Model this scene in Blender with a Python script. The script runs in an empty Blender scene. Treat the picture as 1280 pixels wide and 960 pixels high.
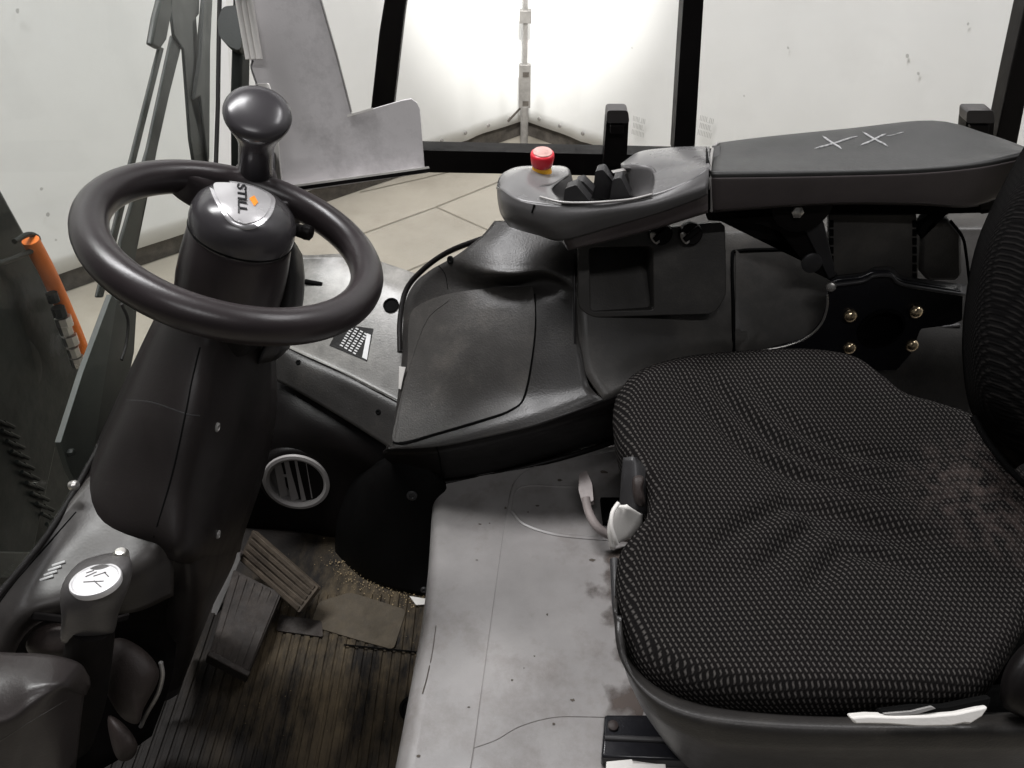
import bpy, bmesh, math, random
from mathutils import Vector, Matrix, noise
from mathutils.bvhtree import BVHTree
random.seed(7)
SC = bpy.context.scene
COL = SC.collection
# ------------------------------------------------------------------ camera
PITCH = math.radians(40)
CS, CC = math.sin(PITCH), math.cos(PITCH)
CAM = Vector((0, 0, 1.25))
FW, UP, RT = Vector((0, CC, -CS)), Vector((0, CS, CC)), Vector((1, 0, 0))
cam_d = bpy.data.cameras.new('camera'); cam = bpy.data.objects.new('camera', cam_d); COL.objects.link(cam)
cam.location = CAM; cam.rotation_euler = (math.radians(90) - PITCH, 0, 0)
cam_d.sensor_width = 36; cam_d.lens = 36 * 1000 / 1280; cam_d.clip_start = .02; cam_d.clip_end = 100
SC.camera = cam
# ------------------------------------------------------------------ world and lamps
w = bpy.data.worlds.new('World'); SC.world = w; w.use_nodes = True
w.node_tree.nodes['Background'].inputs[0].default_value = (1, 1, 1, 1)
w.node_tree.nodes['Background'].inputs[1].default_value = .055
SC.view_settings.view_transform = 'Standard'; SC.view_settings.look = 'None'
SC.view_settings.exposure = 0; SC.view_settings.gamma = 1

def area(name, loc, target, sx, sy, power, color=(1, .99, 1)):
    l = bpy.data.lights.new(name, 'AREA'); l.shape = 'RECTANGLE'; l.size = sx; l.size_y = sy; l.energy = power; l.color = color
    o = bpy.data.objects.new(name, l); COL.objects.link(o); o.location = loc
    o.rotation_euler = (Vector(target) - Vector(loc)).to_track_quat('-Z', 'Y').to_euler(); return o
area('hall_lamp', (-1.3, 1.7, 4.3), (-.7, 2.0, 0), .5, 2.2, 235)
area('hall_lamp', (2.5, 1.9, 4.3), (2.2, 2.9, 0), .5, 2.2, 108)
area('hall_lamp', (.1, -1.5, 3.6), (0, .4, .3), 1.5, .05, 27)
def spot(name, loc, target, power, ang, blend=1, r=.06):
    l = bpy.data.lights.new(name, 'SPOT'); l.energy = power; l.spot_size = math.radians(ang); l.spot_blend = blend; l.shadow_soft_size = r
    l.color = (1, .98, .95)
    o = bpy.data.objects.new(name, l); COL.objects.link(o); o.location = loc
    o.rotation_euler = (Vector(target) - Vector(loc)).to_track_quat('-Z', 'Y').to_euler(); return o
spot('work_lamp', (.1, 1.75, 1.75), (.085, 4.5, .22), 700, 33)

# ------------------------------------------------------------------ pixel -> place helpers (used only to read measurements)
def ray(u, v): return FW + RT * ((u - 640) / 1000) + UP * ((480 - v) / 1000)
def P(u, v, t): return CAM + ray(u, v) * t
def Pz(u, v, z): r = ray(u, v); return CAM + r * ((z - CAM.z) / r.z)
def Py(u, v, y): r = ray(u, v); return CAM + r * (y / r.y)
def Px(u, v, x): r = ray(u, v); return CAM + r * (x / r.x)
def Pn(u, v, p, n): r = ray(u, v); n = Vector(n); return CAM + r * ((Vector(p) - CAM).dot(n) / r.dot(n))

# ------------------------------------------------------------------ materials
def mat(name, col, rough=.5, metal=0, var=.25, vscale=9, bump=.15, bscale=350, coat=0, stretch=None, dirt=None, dirt_amt=.3, wear_sheen=None, dscale=6, dlo=.5, dhi=.75, spec=.38, rvar=.12):
    m = bpy.data.materials.new(name); m.use_nodes = True; nt = m.node_tree; N = nt.nodes; L = nt.links
    b = N['Principled BSDF']; b.inputs['Roughness'].default_value = rough; b.inputs['Metallic'].default_value = metal
    b.inputs['Coat Weight'].default_value = coat; b.inputs['Specular IOR Level'].default_value = spec
    tc = N.new('ShaderNodeNewGeometry')
    n1 = N.new('ShaderNodeTexNoise'); n1.inputs['Scale'].default_value = vscale; n1.inputs['Detail'].default_value = 8; n1.inputs['Roughness'].default_value = .65
    L.new(tc.outputs['Position'], n1.inputs['Vector'])
    r = N.new('ShaderNodeValToRGB'); r.color_ramp.elements[0].position = .3; r.color_ramp.elements[1].position = .72
    c = Vector(col[:3])
    r.color_ramp.elements[0].color = (*(c * (1 - var)), 1); r.color_ramp.elements[1].color = (*(c * (1 + var)), 1)
    L.new(n1.outputs['Fac'], r.inputs['Fac']); out = r.outputs['Color']
    if dirt:
        n2 = N.new('ShaderNodeTexNoise'); n2.inputs['Scale'].default_value = dscale; n2.inputs['Detail'].default_value = 10; n2.inputs['Roughness'].default_value = .75
        if stretch:
            mp_ = N.new('ShaderNodeMapping'); mp_.inputs['Scale'].default_value = stretch; L.new(tc.outputs['Position'], mp_.inputs['Vector']); L.new(mp_.outputs[0], n2.inputs['Vector'])
        else: L.new(tc.outputs['Position'], n2.inputs['Vector'])
        rr = N.new('ShaderNodeValToRGB'); rr.color_ramp.elements[0].position = dlo; rr.color_ramp.elements[1].position = dhi
        rr.color_ramp.elements[1].color = (dirt_amt,) * 3 + (1,)
        L.new(n2.outputs['Fac'], rr.inputs['Fac'])
        mx = N.new('ShaderNodeMixRGB'); mx.inputs[2].default_value = (*dirt, 1)
        dfac = rr.outputs['Color']
        if wear_sheen:  # spot mask: real mat wear, and the sheen painted on the console top
            dv = N.new('ShaderNodeVectorMath'); dv.operation = 'DISTANCE'; dv.inputs[1].default_value = wear_sheen[:3]; L.new(tc.outputs['Position'], dv.inputs[0])
            wr_ = N.new('ShaderNodeMapRange'); wr_.inputs['From Min'].default_value = wear_sheen[3]; wr_.inputs['From Max'].default_value = wear_sheen[3] * .35; L.new(dv.outputs['Value'], wr_.inputs['Value'])
            mm = N.new('ShaderNodeMath'); mm.operation = 'MULTIPLY'; L.new(wr_.outputs[0], mm.inputs[0]); L.new(dfac, mm.inputs[1]); dfac = mm.outputs[0]
        L.new(dfac, mx.inputs[0]); L.new(out, mx.inputs[1]); out = mx.outputs[0]
    L.new(out, b.inputs['Base Color'])
    mr = N.new('ShaderNodeMapRange'); mr.inputs['To Min'].default_value = max(.03, rough - rvar); mr.inputs['To Max'].default_value = min(1, rough + rvar)
    n3 = N.new('ShaderNodeTexNoise'); n3.inputs['Scale'].default_value = vscale * 3; n3.inputs['Detail'].default_value = 6
    L.new(tc.outputs['Position'], n3.inputs['Vector']); L.new(n3.outputs['Fac'], mr.inputs['Value']); L.new(mr.outputs[0], b.inputs['Roughness'])
    if bump:
        nb = N.new('ShaderNodeTexNoise'); nb.inputs['Scale'].default_value = bscale; nb.inputs['Detail'].default_value = 2
        L.new(tc.outputs['Position'], nb.inputs['Vector'])
        bp = N.new('ShaderNodeBump'); bp.inputs['Strength'].default_value = bump; bp.inputs['Distance'].default_value = .002
        L.new(nb.outputs['Fac'], bp.inputs['Height']); L.new(bp.outputs[0], b.inputs['Normal'])
    return m
M = {}
M['black'] = mat('black_plastic', (.0062, .0052, .0052), .42, spec=.16, bump=.12)
M['wheel'] = mat('wheel_rubber', (.022, .0175, .0185), .31, bump=.05, var=.2, rvar=.08)
M['console'] = mat('charcoal_plastic', (.024, .0225, .0215), .4, dirt=(.060, .054, .047), dirt_amt=.6, dscale=11, bump=.2)
M['dust'] = mat('dusty_plastic', (.046, .043, .040), .42, dirt=(.105, .095, .083), dirt_amt=.7, dscale=9, bump=.2)
M['grey'] = mat('grey_plastic', (.062, .058, .058), .4, bump=.1, var=.15)
M['darkgrey'] = mat('dark_grey_plastic', (.030, .029, .030), .4, bump=.12, var=.2)
M['col'] = mat('column_plastic', (.0145, .0120, .0118), .42, spec=.25, bump=.08, var=.2)
M['hub'] = mat('hub_gloss', (.040, .037, .040), .24, bump=.0, var=.1, rvar=.05)
M['dustsheen'] = mat('dusty_painted_sheen', (.060, .058, .055), .3, dirt=(.30, .29, .27), dirt_amt=1.0, dscale=9, dlo=.25, dhi=.6, wear_sheen=(*tuple(P(430, 325, 1.5)), .34), bump=.12, rvar=.1)  # pale dust tone with the wall's reflection painted in, fading from the far edge
M['armlight'] = mat('bracket_paint', (.05, .056, .052), .5, bump=.1, var=.2)
M['dash'] = mat('dash_plastic', (.030, .0265, .025), .4, dirt=(.055, .048, .043), dirt_amt=.6, dscale=9, bump=.07)
M['box'] = mat('side_box_plastic', (.030, .0255, .025), .36, bump=.1, var=.15)
M['wall'] = mat('side_wall_plastic', (.052, .049, .046), .4, dirt=(.10, .092, .081), dirt_amt=.6, dscale=9, bump=.15)
M['gap'] = mat('gap', (.003, .003, .003), .8, spec=.06, bump=0)
M['cover'] = mat('engine_cover_paint', (.262, .250, .244), .34, bump=.05, var=.2, vscale=6, dirt=(.115, .092, .078), dirt_amt=.7, dscale=7)
M['silver'] = mat('silver', (.55, .54, .55), .28, metal=.7, bump=0, var=.08)
M['chrome'] = mat('worn_steel', (.6, .58, .55), .3, metal=.9, bump=.1, var=.2)
M['gold'] = mat('yellow_zinc', (.75, .6, .4), .25, metal=.95, bump=0)
M['red'] = mat('red_button', (.62, .02, .035), .3, bump=0, var=.08)
M['yellow'] = mat('yellow_collar', (.85, .42, .03), .4, bump=0, var=.08)
M['orange'] = mat('orange_hose', (.78, .19, .03), .5, bump=.05, var=.12)
M['white'] = mat('white_plastic', (.62, .6, .57), .45, bump=.1, var=.12)
M['print'] = mat('black_print', (.012, .012, .014), .5, bump=0)
M['printw'] = mat('white_print', (.6, .6, .6), .5, bump=0)
M['logo'] = mat('orange_print', (.9, .3, .04), .4, bump=0)
M['mast'] = mat('mast_paint', (.008, .010, .009), .5, spec=.2, bump=.3, bscale=60, var=.4, dirt=(.02, .022, .02), dirt_amt=.5)
M['arm'] = mat('wiper_paint', (.020, .023, .021), .5, bump=.1, var=.2)
M['board'] = mat('grey_board', (.58, .56, .56), .42, bump=.05, var=.05, vscale=7, dirt=(.2, .19, .19), dirt_amt=.6, dscale=9)
M['frame'] = mat('frame_paint', (.006, .005, .005), .5, spec=.2, bump=.1, var=.4)
M['tarp'] = mat('white_tarpaulin', (.80, .805, .80), .5, bump=.12, bscale=6, var=.035, vscale=1.5, dirt=(.68, .68, .67), dirt_amt=.3, dscale=4)
M['hem'] = mat('rubber_hem', (.09, .08, .07), .8, var=.5, vscale=20)
M['galv'] = mat('galvanised_steel', (.33, .32, .31), .45, metal=.5, bump=.1, var=.25, vscale=20)
M['pedal'] = mat('worn_pedal_rubber', (.050, .038, .027), .75, var=.45, vscale=26, bump=.5, bscale=200, dirt=(.14, .11, .08), dirt_amt=.5, dscale=24)
M['pedald'] = mat('dark_pedal_rubber', (.016, .0115, .009), .7, var=.45, vscale=26, bump=.5, bscale=200, dirt=(.075, .06, .048), dirt_amt=.5, dscale=24)
M['tan'] = mat('worn_mat_patch', (.058, .046, .031), .8, var=.35, vscale=25, bump=.4, bscale=200, dirt=(.05, .042, .034), dirt_amt=.7, dscale=14)
M['sand'] = mat('sand_crumbs', (.26, .195, .11), .9, var=.4, vscale=200, bump=0)
M['pinkgrey'] = mat('dusty_pipe_paint', (.27, .235, .225), .5, var=.2, vscale=40, bump=.1)
M['boot'] = mat('rubber_boot', (.028, .021, .019), .6, var=.3, vscale=18, bump=.2)
M['steelblack'] = mat('gloss_black_steel', (.009, .009, .011), .22, spec=.4, bump=.05, var=.3)
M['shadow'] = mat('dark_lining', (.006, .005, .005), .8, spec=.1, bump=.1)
M['vent'] = mat('vent_grey', (.30, .285, .28), .5, bump=0, var=.08)

def weave(name, a=.0064, b=.0132, light=(.066, .061, .057), dark=(.0062, .0056, .0055)):
    m = bpy.data.materials.new(name); m.use_nodes = True; nt = m.node_tree; N = nt.nodes; L = nt.links
    bs = N['Principled BSDF']; bs.inputs['Roughness'].default_value = .9; bs.inputs['Specular IOR Level'].default_value = .04
    uv = N.new('ShaderNodeUVMap'); uv.uv_map = 'cloth'
    nz = N.new('ShaderNodeTexNoise'); nz.inputs['Scale'].default_value = 14; L.new(uv.outputs[0], nz.inputs['Vector'])
    ad = N.new('ShaderNodeVectorMath'); ad.operation = 'MULTIPLY_ADD'; ad.inputs[1].default_value = (.006,) * 3
    L.new(nz.outputs['Color'], ad.inputs[0]); L.new(uv.outputs[0], ad.inputs[2])
    sp = N.new('ShaderNodeSeparateXYZ'); L.new(ad.outputs[0], sp.inputs[0])
    def mth(op, x, y=None, z=None):
        n = N.new('ShaderNodeMath'); n.operation = op
        for i, q in enumerate((x, y, z)):
            if q is None: continue
            if isinstance(q, (int, float)): n.inputs[i].default_value = q
            else: L.new(q, n.inputs[i])
        return n.outputs[0]
    X, Y = sp.outputs[0], sp.outputs[1]
    xs = mth('MULTIPLY_ADD', Y, -.16, X)
    sy = mth('SINE', mth('MULTIPLY', Y, 4 * math.pi / b))
    xw = mth('MULTIPLY_ADD', sy, .0007, xs)
    f = mth('MULTIPLY', mth('COSINE', mth('MULTIPLY', xw, 2 * math.pi / a)), mth('COSINE', mth('MULTIPLY', Y, 2 * math.pi / b)))
    fine = N.new('ShaderNodeTexNoise'); fine.inputs['Scale'].default_value = 900; L.new(uv.outputs[0], fine.inputs['Vector'])
    f = mth('ADD', f, mth('MULTIPLY', mth('SUBTRACT', fine.outputs['Fac'], .5), .7))
    r = N.new('ShaderNodeValToRGB'); r.color_ramp.elements[0].position = .15; r.color_ramp.elements[1].position = .95
    r.color_ramp.elements[0].color = (*dark, 1); r.color_ramp.elements[1].color = (*light, 1)
    L.new(f, r.inputs[0])
    geo = N.new('ShaderNodeNewGeometry'); dist = N.new('ShaderNodeVectorMath'); dist.operation = 'DISTANCE'; dist.inputs[1].default_value = (.625, .69, .47)
    L.new(geo.outputs['Position'], dist.inputs[0]); dn = N.new('ShaderNodeTexNoise'); dn.inputs['Scale'].default_value = 55; dn.inputs['Detail'].default_value = 9; L.new(geo.outputs['Position'], dn.inputs['Vector'])
    near = mth('MAXIMUM', mth('MULTIPLY', mth('SUBTRACT', .13, dist.outputs['Value']), 5.0), 0)
    dm = N.new('ShaderNodeClamp'); L.new(mth('MULTIPLY', near, mth('MULTIPLY', mth('SUBTRACT', dn.outputs['Fac'], .42), 5)), dm.inputs[0])
    dmx = N.new('ShaderNodeMixRGB'); dmx.inputs[2].default_value = (.14, .105, .095, 1); L.new(mth('MULTIPLY', dm.outputs[0], .38), dmx.inputs[0]); L.new(r.outputs[0], dmx.inputs[1])
    L.new(dmx.outputs[0], bs.inputs['Base Color'])
    bp = N.new('ShaderNodeBump'); bp.inputs['Strength'].default_value = .5; bp.inputs['Distance'].default_value = .001
    L.new(f, bp.inputs['Height']); L.new(bp.outputs[0], bs.inputs['Normal'])
    bs.inputs['Sheen Weight'].default_value = 0
    return m
M['weave'] = weave('woven_seat_cloth')
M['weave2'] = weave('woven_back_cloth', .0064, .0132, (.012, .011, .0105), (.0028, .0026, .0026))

def glass(name, tint, amt=.9, gl=.05):
    m = bpy.data.materials.new(name); m.use_nodes = True; nt = m.node_tree; N = nt.nodes; L = nt.links; N.clear()
    o = N.new('ShaderNodeOutputMaterial'); t = N.new('ShaderNodeBsdfTransparent'); t.inputs[0].default_value = (*tint, 1)
    g = N.new('ShaderNodeBsdfGlossy'); g.inputs['Roughness'].default_value = .03; mx = N.new('ShaderNodeMixShader')
    fr = N.new('ShaderNodeValue'); fr.outputs[0].default_value = gl
    L.new(fr.outputs[0], mx.inputs[0]); L.new(t.outputs[0], mx.inputs[1]); L.new(g.outputs[0], mx.inputs[2]); L.new(mx.outputs[0], o.inputs[0])
    return m
M['glass'] = glass('window_glass', (.97, .97, .96), gl=.02); M['wsglass'] = glass('windscreen_glass', (.93, .94, .925), gl=.02)

# hangar floor with painted grid lines and a rough strip
def floor_mat_():
    m = mat('hall_floor_concrete', (.35, .32, .27), .4, var=.12, vscale=2.2, bump=.1, bscale=80, dirt=(.24, .21, .17), dirt_amt=.55, dscale=3)
    return m
M['hall'] = floor_mat_(); M['plate'] = mat('checker_plate_paint', (.34, .335, .31), .5, var=.1, bump=.1, bscale=50)

# ------------------------------------------------------------------ object helpers
def link(name, me, m, parent=None, smooth=True, kind=None):
    o = bpy.data.objects.new(name, me); COL.objects.link(o)
    if m: me.materials.append(m)
    if smooth:
        for p in me.polygons: p.use_smooth = True
    if parent: o.parent = parent; o.matrix_parent_inverse = Matrix.Translation(-parent.location)
    if kind: o['kind'] = kind
    return o
def thing(name, label, cat, loc=(0, 0, 0), group=None):
    o = bpy.data.objects.new(name, None); COL.objects.link(o); o.location = loc; o.empty_display_size = .05
    o['label'] = label; o['category'] = cat
    if group: o['group'] = group
    return o
def tag(o, label, cat, group=None):
    o['label'] = label; o['category'] = cat
    if group: o['group'] = group
    return o
def bm_obj(name, bm, m, parent=None, smooth=True, bevel=0, sub=0, ang=40, kind=None, seg=2):
    bmesh.ops.recalc_face_normals(bm, faces=bm.faces)
    me = bpy.data.meshes.new(name); bm.to_mesh(me); bm.free()
    o = link(name, me, m, parent, smooth, kind)
    if bevel:
        b = o.modifiers.new('bevel', 'BEVEL'); b.width = bevel; b.segments = seg; b.limit_method = 'ANGLE'; b.angle_limit = math.radians(30)
    if sub:
        s = o.modifiers.new('sub', 'SUBSURF'); s.levels = sub; s.render_levels = sub
    if smooth and not sub:
        try: me.set_sharp_from_angle(angle=math.radians(ang))
        except Exception: pass
    return o
def catmull(pts, k, closed=False):
    n = len(pts); out = []
    rng = range(n) if closed else range(n - 1)
    for i in rng:
        if closed: p0, p1, p2, p3 = pts[(i - 1) % n], pts[i], pts[(i + 1) % n], pts[(i + 2) % n]
        else:
            p1, p2 = pts[i], pts[i + 1]; p0 = pts[i - 1] if i else p1 * 2 - p2; p3 = pts[i + 2] if i + 2 < n else p2 * 2 - p1
        for j in range(k):
            t = j / k
            out.append(.5 * ((2 * p1) + (p2 - p0) * t + (2 * p0 - 5 * p1 + 4 * p2 - p3) * t * t + (3 * p1 - p0 - 3 * p2 + p3) * t ** 3))
    if not closed: out.append(pts[-1].copy())
    return out
SURF = {}
def patch(name, rows, m, parent=None, k=6, thick=.004, key=None, kind=None, ku=None):
    """smooth sheet through a grid of points, given real thickness away from the viewer side"""
    rows = [[p if isinstance(p, Vector) else P(*p) for p in r] for r in rows]
    rows = [catmull(r, ku or k) for r in rows]
    cols = [catmull([r[i] for r in rows], k) for i in range(len(rows[0]))]
    nu, nv = len(cols), len(cols[0])
    vs = [tuple(cols[i][j]) for i in range(nu) for j in range(nv)]
    fs = [(i * nv + j, i * nv + j + 1, (i + 1) * nv + j + 1, (i + 1) * nv + j) for i in range(nu - 1) for j in range(nv - 1)]
    # orient faces to the viewing side
    acc = 0
    for f in fs[::7]:
        a, b, c = (Vector(vs[f[q]]) for q in (0, 1, 2)); acc += (b - a).cross(c - a).normalized().dot(CAM - a)
    if acc < 0: fs = [tuple(reversed(f)) for f in fs]
    me = bpy.data.meshes.new(name); me.from_pydata(vs, [], fs)
    o = link(name, me, m, parent, kind=kind)
    if thick:
        s = o.modifiers.new('thickness', 'SOLIDIFY'); s.thickness = thick; s.offset = -1
    SURF[key or name] = BVHTree.FromPolygons([Vector(v) for v in vs], fs)
    return o
def on(key, u, v, lift=0):
    keys = key if isinstance(key, (list, tuple)) else [key]
    best = None
    for k_ in keys:
        h = SURF[k_].ray_cast(CAM, ray(u, v).normalized())
        if h[0] is not None and (best is None or h[3] < best[3]): best = h
    if best is None: return None, None
    n = best[1]
    if n.dot(CAM - best[0]) < 0: n = -n
    return best[0] + n * lift, n
def tube_bm(bm, pts, r, n=10, closed=False, cap=True):
    rs = r if isinstance(r, (list, tuple)) else [r] * len(pts)
    N_ = len(pts); rings = []; prev = None
    for i, p in enumerate(pts):
        if closed: d = pts[(i + 1) % N_] - pts[i - 1]
        else: d = pts[min(i + 1, N_ - 1)] - pts[max(i - 1, 0)]
        d.normalize()
        if prev is None: a = d.orthogonal().normalized()
        else:
            a = prev - d * prev.dot(d)
            a = a.normalized() if a.length > 1e-6 else d.orthogonal().normalized()
        prev = a; b = d.cross(a)
        rings.append([bm.verts.new(p + (a * math.cos(q) + b * math.sin(q)) * rs[i]) for q in [2 * math.pi * j / n for j in range(n)]])
    for i in range(N_ if closed else N_ - 1):
        A, B = rings[i], rings[(i + 1) % N_]
        for j in range(n): bm.faces.new((A[j], A[(j + 1) % n], B[(j + 1) % n], B[j]))
    if cap and not closed: bm.faces.new(list(reversed(rings[0]))); bm.faces.new(rings[-1])
def tube(name, pts, r, m, parent=None, n=10, closed=False, k=0, **kw):
    pts = [p if isinstance(p, Vector) else P(*p) for p in pts]
    if k: 
        if isinstance(r, (list, tuple)):
            rv = catmull([Vector((q, 0, 0)) for q in r], k, closed); r = [max(1e-4, q.x) for q in rv]
        pts = catmull(pts, k, closed)
    bm = bmesh.new(); tube_bm(bm, pts, r, n, closed); return bm_obj(name, bm, m, parent, **kw)
def seam(key, uv, m=None, r=.0016, parent=None, name='seam', lift=-.0006, k=5, step=None):
    pts = catmull([Vector((a, b, 0)) for a, b in uv], k) if k else [Vector((a, b, 0)) for a, b in uv]
    w = [on(key, p.x, p.y, lift)[0] for p in pts]; w = [p for p in w if p is not None]
    if len(w) < 2: print('SEAM MISS', name, uv[0]); return None
    return tube(name, w, r, m or M['gap'], parent, n=6)
def slab(name, pts, m, parent=None, thick=.01, bevel=.002, direction=None, smooth=True, kind=None):
    """solid plate from an outline of world points"""
    n = Vector((0, 0, 0))
    for i in range(len(pts)): n += pts[i - 1].cross(pts[i])
    n.normalize()
    if direction is None:
        direction = n if n.dot(CAM - pts[0]) < 0 else -n
    bm = bmesh.new(); A = [bm.verts.new(p) for p in pts]; B = [bm.verts.new(p + Vector(direction) * thick) for p in pts]
    bm.faces.new(A); bm.faces.new(list(reversed(B)))
    for i in range(len(pts)): bm.faces.new((A[i - 1], A[i], B[i], B[i - 1]))
    bmesh.ops.triangulate(bm, faces=[f for f in bm.faces if len(f.verts) > 4])
    return bm_obj(name, bm, m, parent, smooth, bevel, kind=kind, ang=30)
def frame_for(n, upv=None):
    n = n.normalized(); a = (upv or UP) - n * (upv or UP).dot(n)
    if a.length < 1e-4: a = n.orthogonal()
    a.normalize(); b = a.cross(n); return b, a   # right, up
def lathe(name, prof, origin, axis, m, parent=None, n=40, sx=1, upv=None, **kw):
    """prof: (radius, height) pairs along axis"""
    origin = Vector(origin); axis = Vector(axis).normalized(); b, a = frame_for(axis, upv); bm = bmesh.new(); rings = []
    for r, h in prof:
        if r < 1e-6: rings.append([bm.verts.new(origin + axis * h)])
        else: rings.append([bm.verts.new(origin + axis * h + (b * math.cos(q) * sx + a * math.sin(q)) * r) for q in [2 * math.pi * j / n for j in range(n)]])
    for A, B in zip(rings, rings[1:]):
        for j in range(n):
            q = (A[j % len(A)], A[(j + 1) % len(A)], B[(j + 1) % len(B)], B[j % len(B)]); q = list(dict.fromkeys(q))
            if len(q) > 2: bm.faces.new(q)
    if len(rings[0]) > 1: bm.faces.new(list(reversed(rings[0])))
    if len(rings[-1]) > 1: bm.faces.new(rings[-1])
    return bm_obj(name, bm, m, parent, **kw)
def box(name, c, size, m, parent=None, rot=None, bevel=.002, kind=None):
    bm = bmesh.new(); bmesh.ops.create_cube(bm, size=1)
    mt = Matrix.Translation(Vector(c)) @ (rot.to_4x4() if rot else Matrix.Identity(4)) @ Matrix.Diagonal((*size, 1))
    bmesh.ops.transform(bm, matrix=mt, verts=bm.verts); return bm_obj(name, bm, m, parent, bevel=bevel, kind=kind)
def basis(n, upv=None):
    b, a = frame_for(n, upv); return Matrix((b, a, n.normalized())).transposed()
def text(name, s, loc, n, size, m, parent=None, upv=None, extrude=.0004, shear=0, offset=0, sx=1, align='CENTER'):
    cu = bpy.data.curves.new(name, 'FONT'); cu.body = s; cu.size = size; cu.extrude = extrude; cu.shear = shear; cu.offset = offset
    cu.align_x = align; cu.align_y = 'CENTER'
    tmp = bpy.data.objects.new('tmp', cu); COL.objects.link(tmp); bpy.context.view_layer.update()
    me = bpy.data.meshes.new_from_object(tmp.evaluated_get(bpy.context.evaluated_depsgraph_get()))
    bpy.data.objects.remove(tmp)
    me.transform(Matrix.Translation(Vector(loc)) @ basis(Vector(n), upv).to_4x4() @ Matrix.Diagonal((sx, 1, 1, 1)))
    me.materials.clear(); return link(name, me, m, parent, smooth=False)
def text_px(name, s, key, c, dr, du, size, lift, m, parent, shear=0, offset=0):
    """flat print wrapped on a curved surface"""
    cu = bpy.data.curves.new(name, 'FONT'); cu.body = s; cu.size = 1; cu.shear = shear; cu.offset = offset; cu.extrude = .02; cu.align_x = 'CENTER'; cu.align_y = 'CENTER'
    tmp = bpy.data.objects.new('tmp', cu); COL.objects.link(tmp); bpy.context.view_layer.update()
    me = bpy.data.meshes.new_from_object(tmp.evaluated_get(bpy.context.evaluated_depsgraph_get())); bpy.data.objects.remove(tmp)
    for v in me.vertices:
        x, y = v.co.x * size, v.co.y * size; p, n = on(key, c[0] + x * dr[0] + y * du[0], c[1] + x * dr[1] + y * du[1], lift + (.0004 if v.co.z > 0 else -.0003))
        if p is not None: v.co = p
    me.materials.clear(); return link(name, me, m, parent, smooth=False)
def screw(key, u, v, r=.004, m=None, parent=None, name='screw', h=.0018):
    p, n = on(key, u, v)
    if p is None: print('SCREW MISS', u, v); return
    return lathe(name, [(r, -.001), (r, h * .6), (r * .7, h), (r * .5, h), (r * .35, h * .3), (0, h * .3)], p, n, m or M['black'], parent, n=14)
def rounded(pts, r, n=5):
    """round the corners of a closed polygon of Vectors"""
    out = []; N_ = len(pts)
    for i in range(N_):
        a, b, c = pts[i - 1], pts[i], pts[(i + 1) % N_]
        d1, d2 = (a - b), (c - b); rr = min(r, d1.length * .45, d2.length * .45)
        p, q = b + d1.normalized() * rr, b + d2.normalized() * rr
        for j in range(n + 1):
            t = j / n; out.append(p * (1 - t) ** 2 + b * 2 * t * (1 - t) + q * t * t)
    return out
def ring_plate(name, outer, inner, m, parent, depth, d, bevel=.0015):
    """plate with a hole: outer and inner outlines, same point count"""
    bm = bmesh.new(); O = [bm.verts.new(p) for p in outer]; I = [bm.verts.new(p) for p in inner]
    O2 = [bm.verts.new(p + d * depth) for p in outer]; I2 = [bm.verts.new(p + d * depth) for p in inner]; n = len(O)
    for i in range(n):
        bm.faces.new((O[i - 1], O[i], I[i], I[i - 1])); bm.faces.new((O2[i - 1], I2[i - 1], I2[i], O2[i]))
        bm.faces.new((O[i - 1], O2[i - 1], O2[i], O[i])); bm.faces.new((I[i - 1], I[i], I2[i], I2[i - 1]))
    return bm_obj(name, bm, m, parent, bevel=bevel)

# ================================================================== HALL
FZ = -.65
def quad(name, pts, m, parent=None, kind=None, smooth=False):
    me = bpy.data.meshes.new(name); me.from_pydata([tuple(p) for p in pts], [], [tuple(range(len(pts)))])
    return link(name, me, m, parent, smooth, kind)
fl = quad('floor', [(-7, -4, FZ), (7, -4, FZ), (7, 8, FZ), (-7, 8, FZ)], M['hall'], kind='structure')
CORNER = Vector((.07, 4.51, 0)); LD = Vector((-.765, -.644, 0)); RD = Vector((.745, -.667, 0))
def tarp(name, d, L, seed, label):
    t = thing(name, label, 'wall', (CORNER.x, CORNER.y, FZ))
    nrm = Vector((-d.y, d.x, 0)); 
    if nrm.dot(Vector((0, -1, 0))) < 0: nrm = -nrm
    nu, nv = 160, 24; vs = []; fs = []
    for i in range(nu + 1):
        s = L * (i / nu)
        for j in range(nv + 1):
            z = FZ + .10 + (3.6 * (j / nv) ** 1.2)
            wv = .010 * noise.noise(Vector((s * 1.6, z * .3, seed))) + .004 * noise.noise(Vector((s * 7, z * .9, seed + 3)))
            fold = .012 * math.exp(-((s - .42) / .05) ** 2) 
            hemz = 0 if j else .006 * noise.noise(Vector((s * 3, 0, seed)))
            vs.append(tuple(CORNER + d * s + nrm * (wv + fold) + Vector((0, 0, z + hemz))))
    for i in range(nu):
        for j in range(nv): a = i * (nv + 1) + j; fs.append((a, a + 1, a + nv + 2, a + nv + 1))
    me = bpy.data.meshes.new('sheet'); me.from_pydata(vs, [], fs); o = link('sheet', me, M['tarp'], t)
    s = o.modifiers.new('thickness', 'SOLIDIFY'); s.thickness = .003
    # dark rubber strip below, set back
    a = CORNER - nrm * .03; b = a + d * L
    slab('hem_strip', [a + Vector((0, 0, FZ + .002)), b + Vector((0, 0, FZ + .002)), b + Vector((0, 0, FZ + .13)), a + Vector((0, 0, FZ + .13))], M['hem'], t, .012, 0, direction=-nrm)
    for s_ in (.13, .28, .44, .6, .83, 1.1, 1.4, 1.9, 2.4):
        p = CORNER + d * s_ + nrm * .02 + Vector((0, 0, FZ + .15)); lathe('rivet', [(.011, 0), (.009, .006), (0, .008)], p, nrm, M['galv'], t, n=10)
    return t, nrm
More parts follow.
